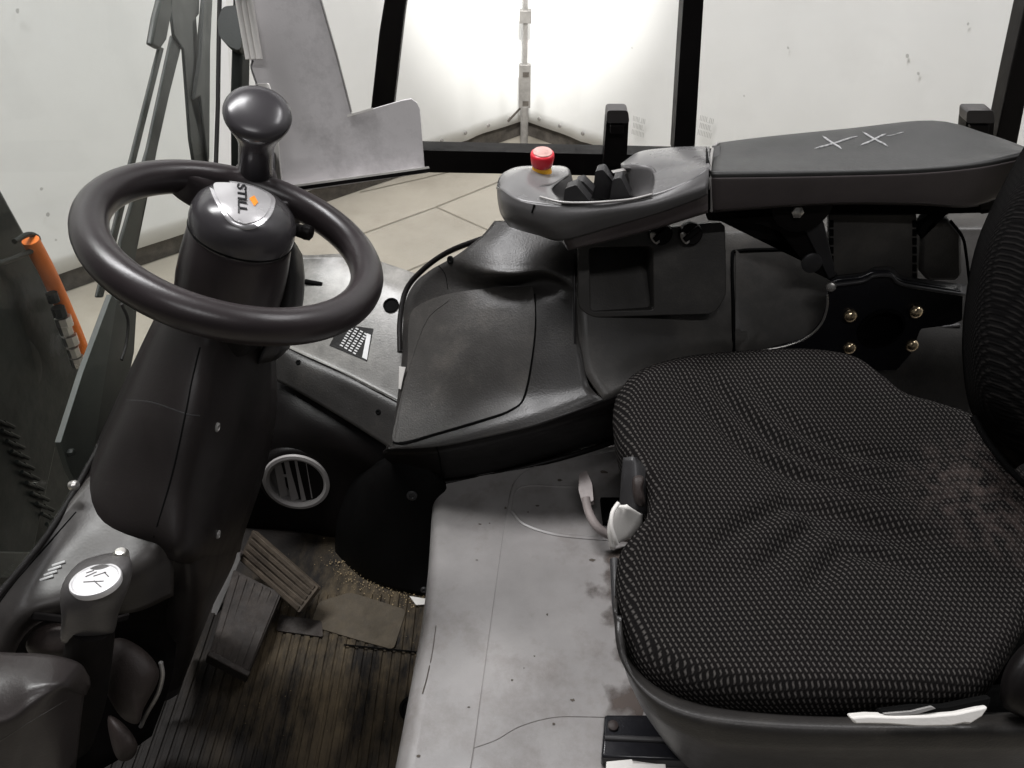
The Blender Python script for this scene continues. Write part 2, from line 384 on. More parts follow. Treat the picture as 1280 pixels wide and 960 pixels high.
tL, nL = tarp('tarpaulin_wall', LD, 6.2, 1.3, 'white tarpaulin wall running left from the lit corner, behind the wipers')
tR, nR = tarp('tarpaulin_wall', RD, 6.2, 8.1, 'white tarpaulin wall running right from the lit corner, behind the armrest')
M['faint'] = mat('faint_print', (.5, .5, .49), .6, bump=0)
# faint printing on the right-hand wall
for u, v in ((803, 155), (887, 155)):
    p = Pn(u, v, CORNER, nR) + nR * .035
    for q in range(3):
        text('printing', ['llllI.lIl', 'lIlIlll.', 'IlllIlIll'][q], p - Vector((0, 0, q * .035 - .03)), nR, .038, M['faint'], tR, Vector((0, 0, 1)), extrude=.0002)
# small dirt marks on the sheets
for k_, (u, v, r_) in enumerate(((60, 268, 7), (52, 236, 5), (22, 14, 6), (70, 300, 4), (300, 170, 4), (1058, 172, 5), (1134, 70, 6), (1148, 92, 5), (985, 60, 4), (930, 120, 3), (1210, 30, 4), (790, 60, 3))):
    nn, tt = (nL, tL) if u < 640 else (nR, tR)
    c_ = Pn(u, v, CORNER + nn * .022, nn); b_, a_ = frame_for(nn)
    pts_ = [c_ + (b_ * math.cos(q) + a_ * math.sin(q) * 1.3) * r_ * .001 * (1 + .5 * noise.noise(Vector((math.cos(q) * 2, math.sin(q) * 2, k_ * 2.3)))) for q in [math.pi * 2 * i / 12 for i in range(12)]]
    slab('dirt_mark', pts_, M['faint'], tt, .001, 0, smooth=False)
# painted lines and textured plates on the hall floor
def fline(a, b, w=.012, m='hem', name='floor_line'):
    A, B = Pz(*a, FZ + .004), Pz(*b, FZ + .004); d = (B - A).normalized(); n = Vector((-d.y, d.x, 0)) * w / 2
    return quad(name, [A - n, B - n, B + n, A + n], m if not isinstance(m, str) else M[m], kind='structure')
M['joint'] = mat('floor_joint', (.26, .235, .19), .8, bump=0, var=.4, vscale=10)
for a, b in (((475, 352), (640, 284)), ((430, 300), (545, 258)), ((545, 258), (640, 220)), ((545, 258), (640, 300)), ((560, 215), (450, 240)), ((60, 345), (250, 300))): fline(a, b, .007, 'joint')
plate_pts = [Pz(u, v, FZ + .008) for u, v in ((462, 290), (540, 258), (600, 285), (515, 330))]
bm = bmesh.new()
A, B, C_, D = plate_pts
for i in range(24):
    for j in range(16):
        s, q = (i + .5) / 24, (j + .5) / 16; c = (A * (1 - s) + B * s) * (1 - q) + (D * (1 - s) + C_ * s) * q
        e = ((B - A) / 24 * .38); f_ = ((D - A) / 16 * .16); sg = 1 if (i + j) % 2 else -1
        e2, f2 = (e + f_ * 2 * sg), (f_ - e * .3 * sg)
        bm.faces.new([bm.verts.new(c + x) for x in (-e2 * .5, f2 * .5, e2 * .5, -f2 * .5)])
bm_obj('chequer_pattern', bm, M['plate'], kind='stuff', smooth=False)
# corner post with tensioner
cp = thing('tension_pole', 'galvanised pole with a turnbuckle standing in the lit corner between both tarpaulin walls', 'pole', (CORNER.x, CORNER.y - .22, FZ))
def cz(v): return Py(655, v, CORNER.y - .22).z
cx, cy = Py(656, 100, CORNER.y - .22).x, CORNER.y - .22
tube('rod', [Vector((cx, cy, FZ + .02)), Vector((cx, cy, cz(133)))], .022, M['galv'], cp, n=12)
tube('upper_rod', [Vector((cx, cy, cz(82))), Vector((cx, cy, cz(25)))], .013, M['galv'], cp, n=12)
tube('chain_rod', [Vector((cx, cy, cz(12))), Vector((cx, cy, cz(-200)))], .012, M['galv'], cp, n=12)
box('turnbuckle', (cx, cy, (cz(80) + cz(134)) / 2), (.062, .03, cz(80) - cz(134)), M['galv'], cp)
for v in (92, 128): box('slot', (cx + .005, cy - .016, cz(v)), (.032, .004, .025), M['hem'], cp, bevel=0)
box('clamp', (cx, cy, (cz(12) + cz(28)) / 2), (.06, .045, cz(12) - cz(28)), M['galv'], cp)
lathe('foot_plate', [(.085, 0), (.085, .01), (.04, .03), (.022, .045)], (cx, cy, FZ), (0, 0, 1), M['galv'], cp)
tube('strap', [Vector((cx - .01, cy, cz(132))), Vector((cx - .09, cy + .05, cz(156)))], .006, M['hem'], cp, n=6)

# ================================================================== CAB FRAME (far side window)
WY = 1.36
cf = thing('cab_side_frame', 'black steel window frame with glass on the far side of the cab', 'window frame', (0, WY, .3))
def bar(name, a, b, wpx=None, depth=.04):
    """outline of four pixels on the frame plane"""
    return slab(name, [Py(u, v, WY) for u, v in a], M['frame'], cf, depth, .003, direction=Vector((0, 1, 0)))
bar('post', [(462, 150), (474, 40), (487, -40), (514, -40), (505, 20), (490, 150)], 0)
bar('post', [(842, 192), (849, 80), (857, -40), (882, -40), (876, 20), (868, 192)], 0)
bar('post', [(1240, 200), (1262, 95), (1292, -40), (1322, -40), (1296, 60), (1268, 200)], 0)
bar('sill_rail', [(440, 186), (620, 190), (860, 195), (1000, 204), (1320, 214), (1320, 240), (1000, 228), (860, 222), (620, 217), (440, 214)], 0)
gq = [Py(u, v, WY + .022) for u, v in ((280, -60), (1400, -60), (1400, 300), (300, 420))]
slab('glass_pane', gq, M['glass'], cf, .004, 0, direction=Vector((0, 1, 0)))
# gasket crumbs along the posts
# latch on rail
def latch(u0, v0, u1, v1, label):
    t = thing('window_latch', label, 'latch', Py((u0 + u1) / 2, v1, WY - .02))
    c0, c1 = Py(u0, v0, WY - .03), Py(u1, v1, WY - .03)
    slab('latch_arm', rounded([Py(u0, v0 + 12, WY - .02), Py(u1, v0 + 12, WY - .02), Py(u1 - 3, v1, WY - .02), Py(u0 - 4, v1, WY - .02)], .003), M['black'], t, .03, .002)
    slab('latch_head', rounded([Py(u0 + 1, v0, WY - .035), Py(u1 - 1, v0, WY - .035), Py(u1 + 1, v0 + 16, WY - .035), Py(u0, v0 + 16, WY - .035)], .006), M['grey'], t, .03, .003)
    slab('latch_button', [Py(u0 + 5, v0 + 19, WY - .034), Py(u1 - 6, v0 + 19, WY - .034), Py(u1 - 7, v0 + 29, WY - .034), Py(u0 + 5, v0 + 29, WY - .034)], M['frame'], t, .01, .001)
latch(758, 138, 786, 208, 'dark window latch upright on the sill rail behind the joystick pod')
latch(1208, 138, 1243, 190, 'dark window latch by the right post behind the armrest rear')

# ================================================================== MAST AND HOSE beyond the windscreen
mt = thing('lift_mast', 'black steel lift mast outside the windscreen at the left', 'mast', (-1.1, 1, FZ))
def mx_(u, v, x=-.95): return Px(u, v, x)
slab('mast_rail', [mx_(*p) for p in ((-120, 60), (0, 232), (40, 305), (75, 395), (105, 470), (135, 560), (110, 640), (60, 760), (-200, 900))], M['mast'], mt, .12, .01, direction=Vector((-1, 0, 0)))
slab('mast_flange', [mx_(*p, -.93) for p in ((-140, 170), (0, 345), (38, 430), (70, 560), (40, 700), (-200, 800))], M['mast'], mt, .02, .004, direction=Vector((-1, 0, 0)))
slab('grey_plate', [mx_(*p, -.915) for p in ((-60, 688), (42, 690), (30, 722), (-60, 722))], M['arm'], mt, .02, .003, direction=Vector((-1, 0, 0)))
for i in range(13):
    u, v = -4 + i * 6.2, 525 + i * 13
    for dx in (0, 1): tube('chain_link', [mx_(u + dx * 9, v + dx * 3, -.925), mx_(u + 12 + dx * 9, v + 6 + dx * 3, -.925)], .004, M['mast'], mt, n=8)
lathe('round_boss', [(.05, 0), (.05, .006), (.03, .008), (0, .008)], mx_(30, 455, -.945), (1, .1, .1), M['mast'], mt)
hs = thing('hydraulic_hose', 'orange hydraulic hose with steel couplings lying along the mast', 'hose', mx_(70, 400, -.9))
tube('hose', [mx_(*p, -.9) for p in ((38, 300), (48, 318), (62, 345), (80, 385), (98, 428), (106, 455))], .0155, M['orange'], hs, n=14, k=4)
for i, (u, v, r) in enumerate(((66, 372, .011), (74, 390, .013), (80, 402, .016), (82, 412, .013), (88, 425, .015), (92, 440, .012), (97, 452, .014))):
    a, b = mx_(u - 2, v - 6, -.893), mx_(u + 2, v + 5, -.893); tube('coupling', [a, b], r, M['chrome'] if i > 1 else M['mast'], hs, n=8, smooth=True)
tube('clamp_ring', [mx_(*p, -.9) for p in ((-5, 330), (20, 322), (44, 310), (47, 297), (35, 293), (18, 302))], .005, M['mast'], hs, k=4)

# ================================================================== WINDSCREEN, WIPER
ws = thing('windscreen', 'tinted front windscreen pane left of the steering wheel', 'windscreen', (-.52, .9, .55))
slab('pane', [Px(u, v, -.535) for u, v in ((-200, 1030), (0, 742), (60, 668), (115, 575), (180, 450), (262, 300), (276, -60), (-300, -500))], M['wsglass'], ws, .005, 0, direction=Vector((-1, 0, 0)))
tube('lower_seal', [Px(u, v, -.53) for u, v in ((-60, 822), (0, 742), (60, 668), (115, 575), (180, 450), (262, 300), (276, -60))], .004, M['frame'], ws, k=4)
cl = thing('seal_clip', 'small bright clip on the lower windscreen seal beside the column', 'clip', Px(90, 605, -.515))
lathe('clip', [(.006, 0), (.006, .006), (.003, .009), (0, .009)], Px(90, 607, -.52), (1, -.2, .4), M['chrome'], cl, n=12)
wp = thing('wiper_assembly', 'dark grey-green wiper arms and bracket outside the windscreen', 'wiper', Px(100, 575, -.58))
def strip(name, pts, x=-.6, th=.008, parent=None, m='arm', bv=.0015):
    return slab(name, [Px(u, v, x) for u, v in pts], M[m], parent or wp, th, bv, direction=Vector((-1, 0, 0)))
strip('bracket', [(140, 368), (146, 376), (121, 535), (116, 570), (96, 604), (88, 590), (76, 553), (104, 465)], -.575, m='armlight')
strip('rear_bracket', [(146, 372), (172, 372), (168, 440), (155, 505), (116, 560), (124, 500)], -.60)
lathe('bracket_bolt', [(.006, 0), (.006, .004), (.004, .007), (0, .007)], Px(86, 566, -.575), (1, 0, .1), M['arm'], wp, n=6)
strip('wiper_blade', [(200, 58), (206, 60), (165, 225), (130, 372), (122, 372), (158, 225)], -.60, .006, bv=.0025)
strip('blade_carrier', [(204, -10), (214, -10), (216, 12), (209, 50), (201, 62), (190, 56), (196, 22)], -.595, .012, bv=.004)
strip('wiper_arm', [(216, 44), (231, 44), (212, 120), (196, 192), (168, 300), (158, 380), (142, 380), (152, 300), (186, 184)], -.61, .006, bv=.0025)
strip('arm_bracket', [(216, -20), (250, -20), (249, 18), (241, 28), (243, 80), (250, 120), (262, 205), (244, 208), (238, 170), (230, 62), (218, 44), (214, 10)], -.605, .006, bv=.0025)
strip('arm_link', [(256, -20), (267, -20), (263, 70), (262, 200), (260, 205), (251, 120), (243, 125), (252, 70)], -.598, .006, bv=.0025)
tube('washer_hose', [Px(u, v, -.585) for u, v in ((152, 380), (160, 400), (158, 430), (152, 450))], .0025, M['frame'], wp, k=4)
# A pillar
ap = thing('front_pillar', 'slim dark front corner pillar between windscreen and side glass', 'pillar', (-.5, 1.34, .5))
slab('pillar_bar', [P(u, v, t) for u, v, t in ((292, -40, 1.26), (308, -40, 1.25), (302, 60, 1.29), (300, 130, 1.32), (300, 260, 1.46), (288, 260, 1.46), (287, 120, 1.32), (289, 60, 1.29))], M['arm'], ap, .03, .004)
slab('mirror_back', rounded([P(u, v, 1.27) for u, v in ((278, 8), (300, 6), (304, 30), (300, 64), (286, 58), (274, 46), (271, 28))], .008), M['arm'], ap, .02, .004)

# ================================================================== DOCUMENT BOARD
db = thing('document_board', 'flat grey document holder board standing behind the steering wheel', 'holder', P(400, 240, 1.06))
BP, BN = P(430, 140, 1.07), Vector((.10, -.93, .30))
def bp(u, v, off=0): return Pn(u, v, BP, BN) - ray(u, v).normalized() * off
pl = [bp(*p) for p in ((300, -60), (382, -60), (400, 0), (420, 70), (439, 140), (441, 143), (503, 125), (514, 123), (521, 128), (525, 136), (528, 175), (531, 211), (346, 238), (338, 200), (322, 120), (306, 40))]
slab('panel', pl, M['board'], db, .004, .0008)
tube('edge_trim', [bp(*p, .001) for p in ((383, -60), (401, 0), (421, 70), (439, 140))], .0016, M['galv'], db, n=6)
slab('folded_lip', [bp(346, 238), bp(531, 211), bp(537, 213, .028), bp(352, 240, .03)], M['board'], db, .003, .0006, direction=Vector((0, 0, -1)))
slab('lip_front', [bp(348, 235, .03), bp(536, 209, .028), bp(538, 215, .028), bp(350, 241, .03)], M['black'], db, .002, 0)
slab('white_edge', [bp(345, 234, .032), bp(536, 208, .030), bp(537, 210.5, .030), bp(346, 237, .032)], M['white'], db, .001, 0)
slab('corner_fold', [bp(434, 143.5, .002), bp(466, 134.5, .002), bp(467, 137, .002), bp(434, 146.5, .002)], M['white'], db, .001, 0)
wc = thing('cable_strip', 'white ribbed strip with thin wire hanging in front of the grey board', 'cable', P(320, 76, 1.0))
for du in (0, 7, 14):
    tube('strip_rib', [P(291 + du, -60, .97), P(298 + du, 0, 1.0), P(311 + du * .95, 74, 1.02)], .0042, M['white'], wc, n=10)
tube('wire', [P(316, 76, 1.02), P(314, 84, 1.015), P(318, 97, 1.01), P(322, 108, 1.0)], .0012, M['frame'], wc, k=4)
slab('clip', rounded([P(317, 105, 1.0), P(335, 104, 1.0), P(342, 125, 1.0), P(346, 165, 1.02), (P(352, 232, 1.05)), P(345, 232, 1.05), P(330, 150, 1.02), P(316, 118, 1.0)], .002), M['white'], wc, .003, .001)
slab('side_bracket', [P(u, v, 1.03) for u, v in ((331, 185), (343, 190), (345, 236), (330, 226))], M['darkgrey'], wc, .004, .001)

# ================================================================== STEERING WHEEL
WN = Vector((.3679, .0589, .928)).normalized(); WC = P(297.2, 305.7, .87); WR, wr = .1435, .0180
sw = thing('steering_wheel', 'black steering wheel with spinner knob and silver badge on its hub', 'steering wheel', WC)
wb, wa = frame_for(WN)    # right, up in the wheel plane
def wpt(ang, r=WR, h=0): q = math.radians(ang); return WC + (wb * math.cos(q) + wa * math.sin(q)) * r + WN * h
bm = bmesh.new(); n1, n2 = 120, 24; rings = []
for i in range(n1):
    q = 2 * math.pi * i / n1; d = wb * math.cos(q) + wa * math.sin(q); ring = []
    for j in range(n2):
        a = 2 * math.pi * j / n2; cr, sr = math.cos(a), math.sin(a)
        rr = wr * 1.03; k_ = 1.12 if sr < 0 else 1.0
        ring.append(bm.verts.new(WC + d * (WR + cr * rr) + WN * (sr * rr * k_)))
    rings.append(ring)
for i in range(n1):
    A, B = rings[i], rings[(i + 1) % n1]
    for j in range(n2): bm.faces.new((A[j], A[(j + 1) % n2], B[(j + 1) % n2], B[j]))
bm_obj('rim', bm, M['wheel'], sw)
# hub
HB = P(291, 300, .865)
HB = WC + (HB - WC) * 1.0
hc = Pn(300, 299, WC - WN * .034, WN)
hr = .0585
up_in = wa
lathe('hub_body', [(.0615, -.098), (.0635, -.06), (.0625, -.03), (.0595, .0), (.0585, .004), (.0565, .007)], hc, WN, M['wheel'], sw, n=64)
lathe('hub_cap', [(.0575, .004), (.0592, .010), (.0600, .020), (.0590, .030), (.0552, .040), (.047, .0485), (.034, .054), (.018, .0565), (0, .057)], hc, WN, M['hub'], sw, n=72)
lathe('hub_groove', [(.0590, .0075), (.0600, .009), (.0590, .0105)], hc, WN, M['gap'], sw, n=64)
# spoke web joining the hub to the far part of the rim
def ang_of(u, v):
    p = Pn(u, v, WC, WN) - WC; return math.degrees(math.atan2(p.dot(wa), p.dot(wb)))
a0, a1 = ang_of(205, 232), ang_of(405, 268)
rows = []
if a0 < a1: a0, a1 = a1, a0
H0 = hc - WC
for q in range(9):
    f_ = q / 8; an = math.radians(a0 + (a1 - a0) * f_); d = wb * math.cos(an) + wa * math.sin(an)
    # matching hub point
    an2 = math.radians((a0 + (a1 - a0) * (.08 + .84 * f_))); d2 = wb * math.cos(an2) + wa * math.sin(an2)
    O = WC + d * (WR - .002); I = hc + d2 * .050 + WN * .014
    rows.append([O + WN * .017, O * .6 + I * .4 + WN * .018, I + WN * .016, I - WN * .022, O * .5 + I * .5 - WN * .02, O - WN * .017])
bm = bmesh.new(); g = [[bm.verts.new(p) for p in r] for r in rows]
for i in range(len(g) - 1):
    for j in range(6): bm.faces.new((g[i][j], g[i][(j + 1) % 6], g[i + 1][(j + 1) % 6], g[i + 1][j]))
bm.faces.new(g[0]); bm.faces.new(list(reversed(g[-1])))
bm_obj('spoke', bm, M['wheel'], sw, sub=2)
# badge : lies tilted on the dome
def dome(u, v, lift=0):
    """point of the hub cap seen at a pixel"""
    p, n = on('hubcap', u, v, lift); return p, n
me_ = [o for o in COL.objects if o.name == 'hub_cap'][0].data
SURF['hubcap'] = BVHTree.FromPolygons([v.co.copy() for v in me_.vertices], [tuple(p.vertices) for p in me_.polygons])
out_px = [(262, 229), (275, 227), (300, 229), (325, 236), (342, 247), (343, 258), (338, 270), (327, 281), (312, 286), (298, 284), (285, 276), (273, 259), (265, 243)]
def bad(name, px, m, lift, par, depth=.0012):
    pts = [dome(u, v, lift)[0] for u, v in px]
    if any(p is None for p in pts): print('BADGE MISS', name, [q for q, p in zip(px, pts) if p is None]); pts = [p for p in pts if p is not None]
    pts = catmull(pts, 4, True); c = sum(pts, Vector()) / len(pts); cu = sum((Vector((a, b, 0)) for a, b in px), Vector()) / len(px)
    bm = bmesh.new(); rings = []
    pc = catmull([Vector((a, b, 0)) for a, b in px], 4, True)
    for s in (1, .82, .6, .35):
        rr = []
        for q in pc:
            x = cu + (q - cu) * s; p, n = dome(x.x, x.y, lift)
            rr.append(bm.verts.new(p if p is not None else c))
        rings.append(rr)
    low = [bm.verts.new(v.co - WN * depth) for v in rings[0]]; rings.insert(0, low)
    for A, B in zip(rings, rings[1:]):
        for j in range(len(A)): bm.faces.new((A[j - 1], A[j], B[j], B[j - 1]))
    bm.faces.new(rings[-1]); return bm_obj(name, bm, m, par, ang=60)
badge = bad('badge', out_px, M['silver'], .0012, sw)
cu_ = (304, 256)
inner = [(cu_[0] + (a - cu_[0]) * .86, cu_[1] + (b - cu_[1]) * .84 - 1) for a, b in out_px]
bad('badge_face', inner, mat('badge_grey', (.48, .47, .475), .25, metal=.2, bump=0, var=.05), .0026, badge)
pS, nS = dome(301.5, 247.5, .0042)
# writing runs down the picture: letter tops face right
pa, _ = dome(302, 238, .0042); pb, _ = dome(302, 260, .0042)
dirx = (pb - pa).normalized(); upv = nS.cross(dirx)
text_px('lettering', 'STILL', 'hubcap', (301.5, 250), (.04, 1), (1, -.05), 15.5, .0034, M['print'], badge, shear=.2, offset=.015)
slab('logo_square', rounded([dome(a, b, .0036)[0] for a, b in ((311, 251), (317, 247.5), (322, 256), (317, 260.5))], .001), M['logo'], badge, .0004, 0)
# spinner knob
kb, nk = wpt(ang_of(322, 222), WR, .012), (WN * 1 + wb * .06).normalized()
base = Pn(319, 218, WC + WN * .012, WN); top = P(322, 143, .885)
ax = (top - base).normalized()
Lk = (top - base).length
kn = lathe('spinner_knob', [(.021, -.012), (.0215, 0), (.0200, .012), (.0200, Lk - .055), (.0212, Lk - .044), (.0245, Lk - .032), (.0290, Lk - .021), (.0335, Lk - .011), (.0365, Lk - .003), (.0370, Lk + .001), (.0358, Lk + .005), (.031, Lk + .0085), (.022, Lk + .0118), (.011, Lk + .0130), (0, Lk + .0133)], base, ax, M['hub'], sw, n=56)
lathe('knob_collar', [(.028, -.016), (.026, -.004), (.0215, .004), (.020, .008)], base, ax, M['wheel'], sw, n=40)

# ================================================================== STEERING COLUMN
sc = thing('steering_column', 'dark brown-black steering column cowl rising behind the wheel', 'steering column', P(190, 670, .95))
colrows = [
 [(200, 385, 1.03), (218, 388, .97), (262, 398, .95), (305, 405, .98), (345, 405, 1.08)],
 [(182, 420, 1.03), (196, 420, .97), (250, 432, .945), (288, 440, .98), (345, 445, 1.10)],
 [(146, 498, 1.04), (163, 500, .965), (232, 517, .935), (280, 528, .985), (345, 520, 1.14)],
 [(108, 585, 1.05), (124, 592, .965), (212, 605, .935), (258, 620, .985), (328, 600, 1.18)],
 [(98, 640, 1.05), (112, 655, .965), (195, 668, .935), (245, 685, .97), (306, 665, 1.22)],
 [(106, 655, 1.08), (128, 676, 1.0), (190, 690, .96), (238, 705, .985), (300, 690, 1.24)]]
patch('cowl', colrows, M['col'], sc, k=7, thick=.006)
patch('lower_housing', [
 [(180, 672, 1.0), (215, 680, .97), (250, 690, 1.0), (300, 670, 1.22)],
 [(190, 730, 1.06), (222, 740, 1.02), (255, 745, 1.06), (292, 705, 1.26)],
 [(195, 800, 1.16), (225, 805, 1.12), (245, 805, 1.17), (262, 765, 1.32)],
 [(195, 880, 1.26), (216, 872, 1.26), (226, 860, 1.28), (238, 815, 1.36)]], M['col'], sc, k=6, thick=.006)
CW = ['cowl', 'lower_housing']
seam('cowl', [(250, 434), (240, 475), (232, 517), (216, 590), (192, 672)], parent=sc, r=.0013)
seam('cowl', [(157, 500), (190, 503), (232, 517), (250, 520)], parent=sc, r=.0011, m=M['darkgrey'])
for u, v in ((271, 534), (272, 668)):
    p, n = on(CW, u, v)
    if p is not None: lathe('recessed_bolt', [(.006, 0), (.006, .002), (.004, .003), (.003, .001), (0, .001)], p, n, M['galv'], sc, n=14, sx=.6)
# upper collar under hub and stalk side cover
lathe('collar', [(.050, -.14), (.055, -.11), (.058, -.09), (.055, -.085)], hc, WN, M['black'], sc, n=48)
patch('stalk_cover', [[(352, 300, .99), (366, 300, 1.0), (378, 318, 1.03)], [(350, 345, 1.0), (368, 345, 1.0), (381, 352, 1.04)], [(345, 395, 1.02), (362, 400, 1.02), (376, 395, 1.06)], [(322, 455, 1.05), (345, 450, 1.06), (362, 435, 1.1)]], M['darkgrey'], sc, k=5, thick=.012)
tube('indicator_stalk', [P(345, 283, .96), P(366, 286, .96), P(380, 290, .96)], [.006, .0075, .0085], M['black'], sc, n=14)
lathe('stalk_tip', [(.0085, 0), (.0095, .004), (.009, .01), (.005, .013), (0, .0135)], P(378, 289, .96), P(390, 292, .96) - P(378, 289, .96), M['black'], sc, n=20)

# ================================================================== LEFT DASHBOARD
da = thing('dashboard', 'grey-brown lower dashboard at the left below the windscreen', 'dashboard', Pz(60, 760, .45))
def z_(u, v, z): return Pz(u, v, z)
patch('dash_top', [
 [z_(-70, 842, .53), z_(0, 744, .53), z_(55, 672, .53), z_(108, 600, .53), z_(160, 540, .53)],
 [z_(-50, 850, .515), z_(12, 765, .515), z_(75, 690, .515), z_(140, 640, .515), z_(200, 610, .515)],
 [z_(-20, 860, .495), z_(25, 778, .50), z_(92, 735, .505), z_(160, 680, .505), z_(205, 670, .505)],
 [z_(0, 870, .46), z_(30, 785, .48), z_(85, 762, .485), z_(172, 715, .49), z_(216, 700, .47)],
 [z_(0, 880, .43), z_(30, 795, .45), z_(85, 768, .45), z_(165, 766, .44), z_(217, 745, .42)]], M['dash'], da, k=7, thick=.005)
seam('dash_top', [(-10, 765), (20, 725), (60, 680), (95, 640)], parent=da, r=.0012)
for i in range(4):
    p, n = on('dash_top', 58 + i * 5, 724 - i * 6, .0008)
    if p is not None: tube('vent_slot', [p - Vector((.006, .002, 0)), p + Vector((.006, .004, 0))], .0015, M['printw'], da, n=6)
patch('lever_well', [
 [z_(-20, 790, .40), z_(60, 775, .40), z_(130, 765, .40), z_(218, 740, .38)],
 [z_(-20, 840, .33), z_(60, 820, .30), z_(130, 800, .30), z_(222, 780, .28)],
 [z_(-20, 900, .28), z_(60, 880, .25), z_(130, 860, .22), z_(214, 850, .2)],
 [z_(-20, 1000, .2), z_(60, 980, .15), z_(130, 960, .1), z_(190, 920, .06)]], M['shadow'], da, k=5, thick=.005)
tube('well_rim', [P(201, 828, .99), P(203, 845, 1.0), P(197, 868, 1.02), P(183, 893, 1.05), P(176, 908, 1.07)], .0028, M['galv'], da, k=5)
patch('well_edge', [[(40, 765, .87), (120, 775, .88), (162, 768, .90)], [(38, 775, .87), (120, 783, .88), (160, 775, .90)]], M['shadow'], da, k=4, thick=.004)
# rubber boots
def blob(name, px, t0, bul, m, par):
    pts = catmull([Vector((a, b, 0)) for a, b in px], 4, True); c = sum(pts, Vector()) / len(pts); bm = bmesh.new(); rings = []
    for s in (1.0, .93, .8, .6, .35):
        rings.append([bm.verts.new(P(c.x + (q.x - c.x) * s, c.y + (q.y - c.y) * s, t0 - bul * math.sqrt(max(0, 1 - s ** 2.6)))) for q in pts])
    rings.insert(0, [bm.verts.new(P(q.x, q.y, t0 + .03)) for q in pts])
    for A, B in zip(rings, rings[1:]):
        for j in range(len(A)): bm.faces.new((A[j - 1], A[j], B[j], B[j - 1]))
    bm.faces.new(rings[-1]); bm.faces.new(list(reversed(rings[0]))); return bm_obj(name, bm, m, par, ang=60)
blob('boot', [(130, 810), (150, 797), (180, 812), (198, 835), (196, 855), (180, 885), (172, 905), (150, 895), (130, 860), (122, 830)], .99, .03, M['boot'], da)
blob('boot', [(45, 785), (70, 778), (95, 786), (100, 810), (80, 825), (48, 825), (32, 808)], .90, .02, M['boot'], da)
blob('boot', [(135, 895), (155, 905), (172, 930), (165, 948), (148, 950), (138, 925)], 1.05, .02, M['boot'], da)
# side pocket box at the lower left
sb = thing('side_box', 'grey rounded box at the bottom left corner below the silver-badged lever', 'box', P(20, 960, .8))
patch('box_top', [
 [(-90, 806, .80), (0, 815, .80), (60, 818, .80), (98, 828, .81), (112, 846, .83)],
 [(-90, 840, .77), (0, 845, .77), (45, 845, .77), (85, 845, .785), (113, 856, .83)],
 [(-90, 885, .75), (0, 893, .75), (40, 868, .757), (80, 858, .775), (108, 868, .83)],
 [(-90, 935, .75), (0, 922, .755), (40, 898, .76), (78, 876, .785), (104, 878, .83)],
 [(-90, 1060, .82), (0, 1040, .82), (40, 1000, .83), (72, 985, .84), (95, 960, .86)]], M['box'], sb, k=6, thick=.006)
seam('box_top', [(-20, 935), (0, 926), (40, 901), (84, 875)], parent=sb, r=.001, m=M['dust'])
# lever
lv = thing('parking_brake_lever', 'grey knobbed lever with a round silver emblem at the left dashboard', 'lever', P(110, 880, .9))
tube('lever_stem', [P(88, 925, .98), P(100, 880, .93), P(110, 820, .88), P(116, 780, .85)], [.026, .027, .025, .022], M['shadow'], lv, n=20, k=4)
lc = P(122, 733, .80)
ln = (CAM - lc).normalized() + Vector((0, .25, .35)); ln.normalize()
bm = bmesh.new(); rings = []
prof = [((110, 802), 30, 10, .86), ((110, 790), 33, 14, .845), ((112, 775), 32, 18, .835), ((116, 758), 35, 22, .82), ((119, 738), 40, 29, .815), ((122, 720), 40, 28, .815), ((126, 704), 34, 20, .82), ((130, 692), 22, 11, .828)]
for (u, v), wpx, dpx, t in prof:
    c = P(u, v, t); ringp = []
    for q in range(32):
        a = 2 * math.pi * q / 32; dx = math.cos(a); dy = math.sin(a)
        ex = dx; ringp.append(bm.verts.new(c + (RT * .97 + UP * .18) * ex * wpx * 1.1 / 1000 * t + (-FW + UP * .0) * dy * dpx / 1000 * t))
    rings.append(ringp)
for A, B in zip(rings, rings[1:]):
    for j in range(32): bm.faces.new((A[j], A[(j + 1) % 32], B[(j + 1) % 32], B[j]))
bm.faces.new(rings[0]); bm.faces.new(rings[-1])
knob = bm_obj('lever_knob', bm, M['grey'], lv, sub=1)
ec, en = P(122, 727, .775), Vector((-.12, .12, 1)).normalized()
dg = bpy.context.evaluated_depsgraph_get(); kme = knob.evaluated_get(dg).to_mesh()
SURF['knob'] = BVHTree.FromPolygons([v.co.copy() for v in kme.vertices], [tuple(p.vertices) for p in kme.polygons])
p_, n_ = on('knob', 122, 729); en = (n_ * .12 + Vector((-.08, .22, .9))).normalized(); ec = p_ + en * .0035 + n_ * .002
M['emblem'] = mat('matt_silver', (.62, .61, .62), .5, metal=.35, bump=.3, bscale=120, var=.12)
em = lathe('emblem', [(.0215, -.005), (.0225, .0), (.0218, .0022), (.0200, .0026), (.019, .0016), (0, .0018)], ec, en, M['emblem'], lv, n=48, sx=1.12)
for i, (a, b, c_, d_) in enumerate(((-.012, .003, -.004, .010), (-.004, .004, .006, .010), (.004, .010, .012, .004), (-.010, -.004, .010, -.002), (0, -.002, .012, -.010), (-.014, .008, -.008, .012))):
    b_, a_ = frame_for(en); tube('emblem_line', [ec + b_ * a + a_ * b + en * .002, ec + b_ * c_ + a_ * d_ + en * .002], .0005, M['grey'], em, n=5)
lathe('lever_button', [(.008, 0), (.008, .012), (.005, .016), (0, .017)], P(152, 702, .83), (.2, .1, 1), M['chrome'], lv, n=18)
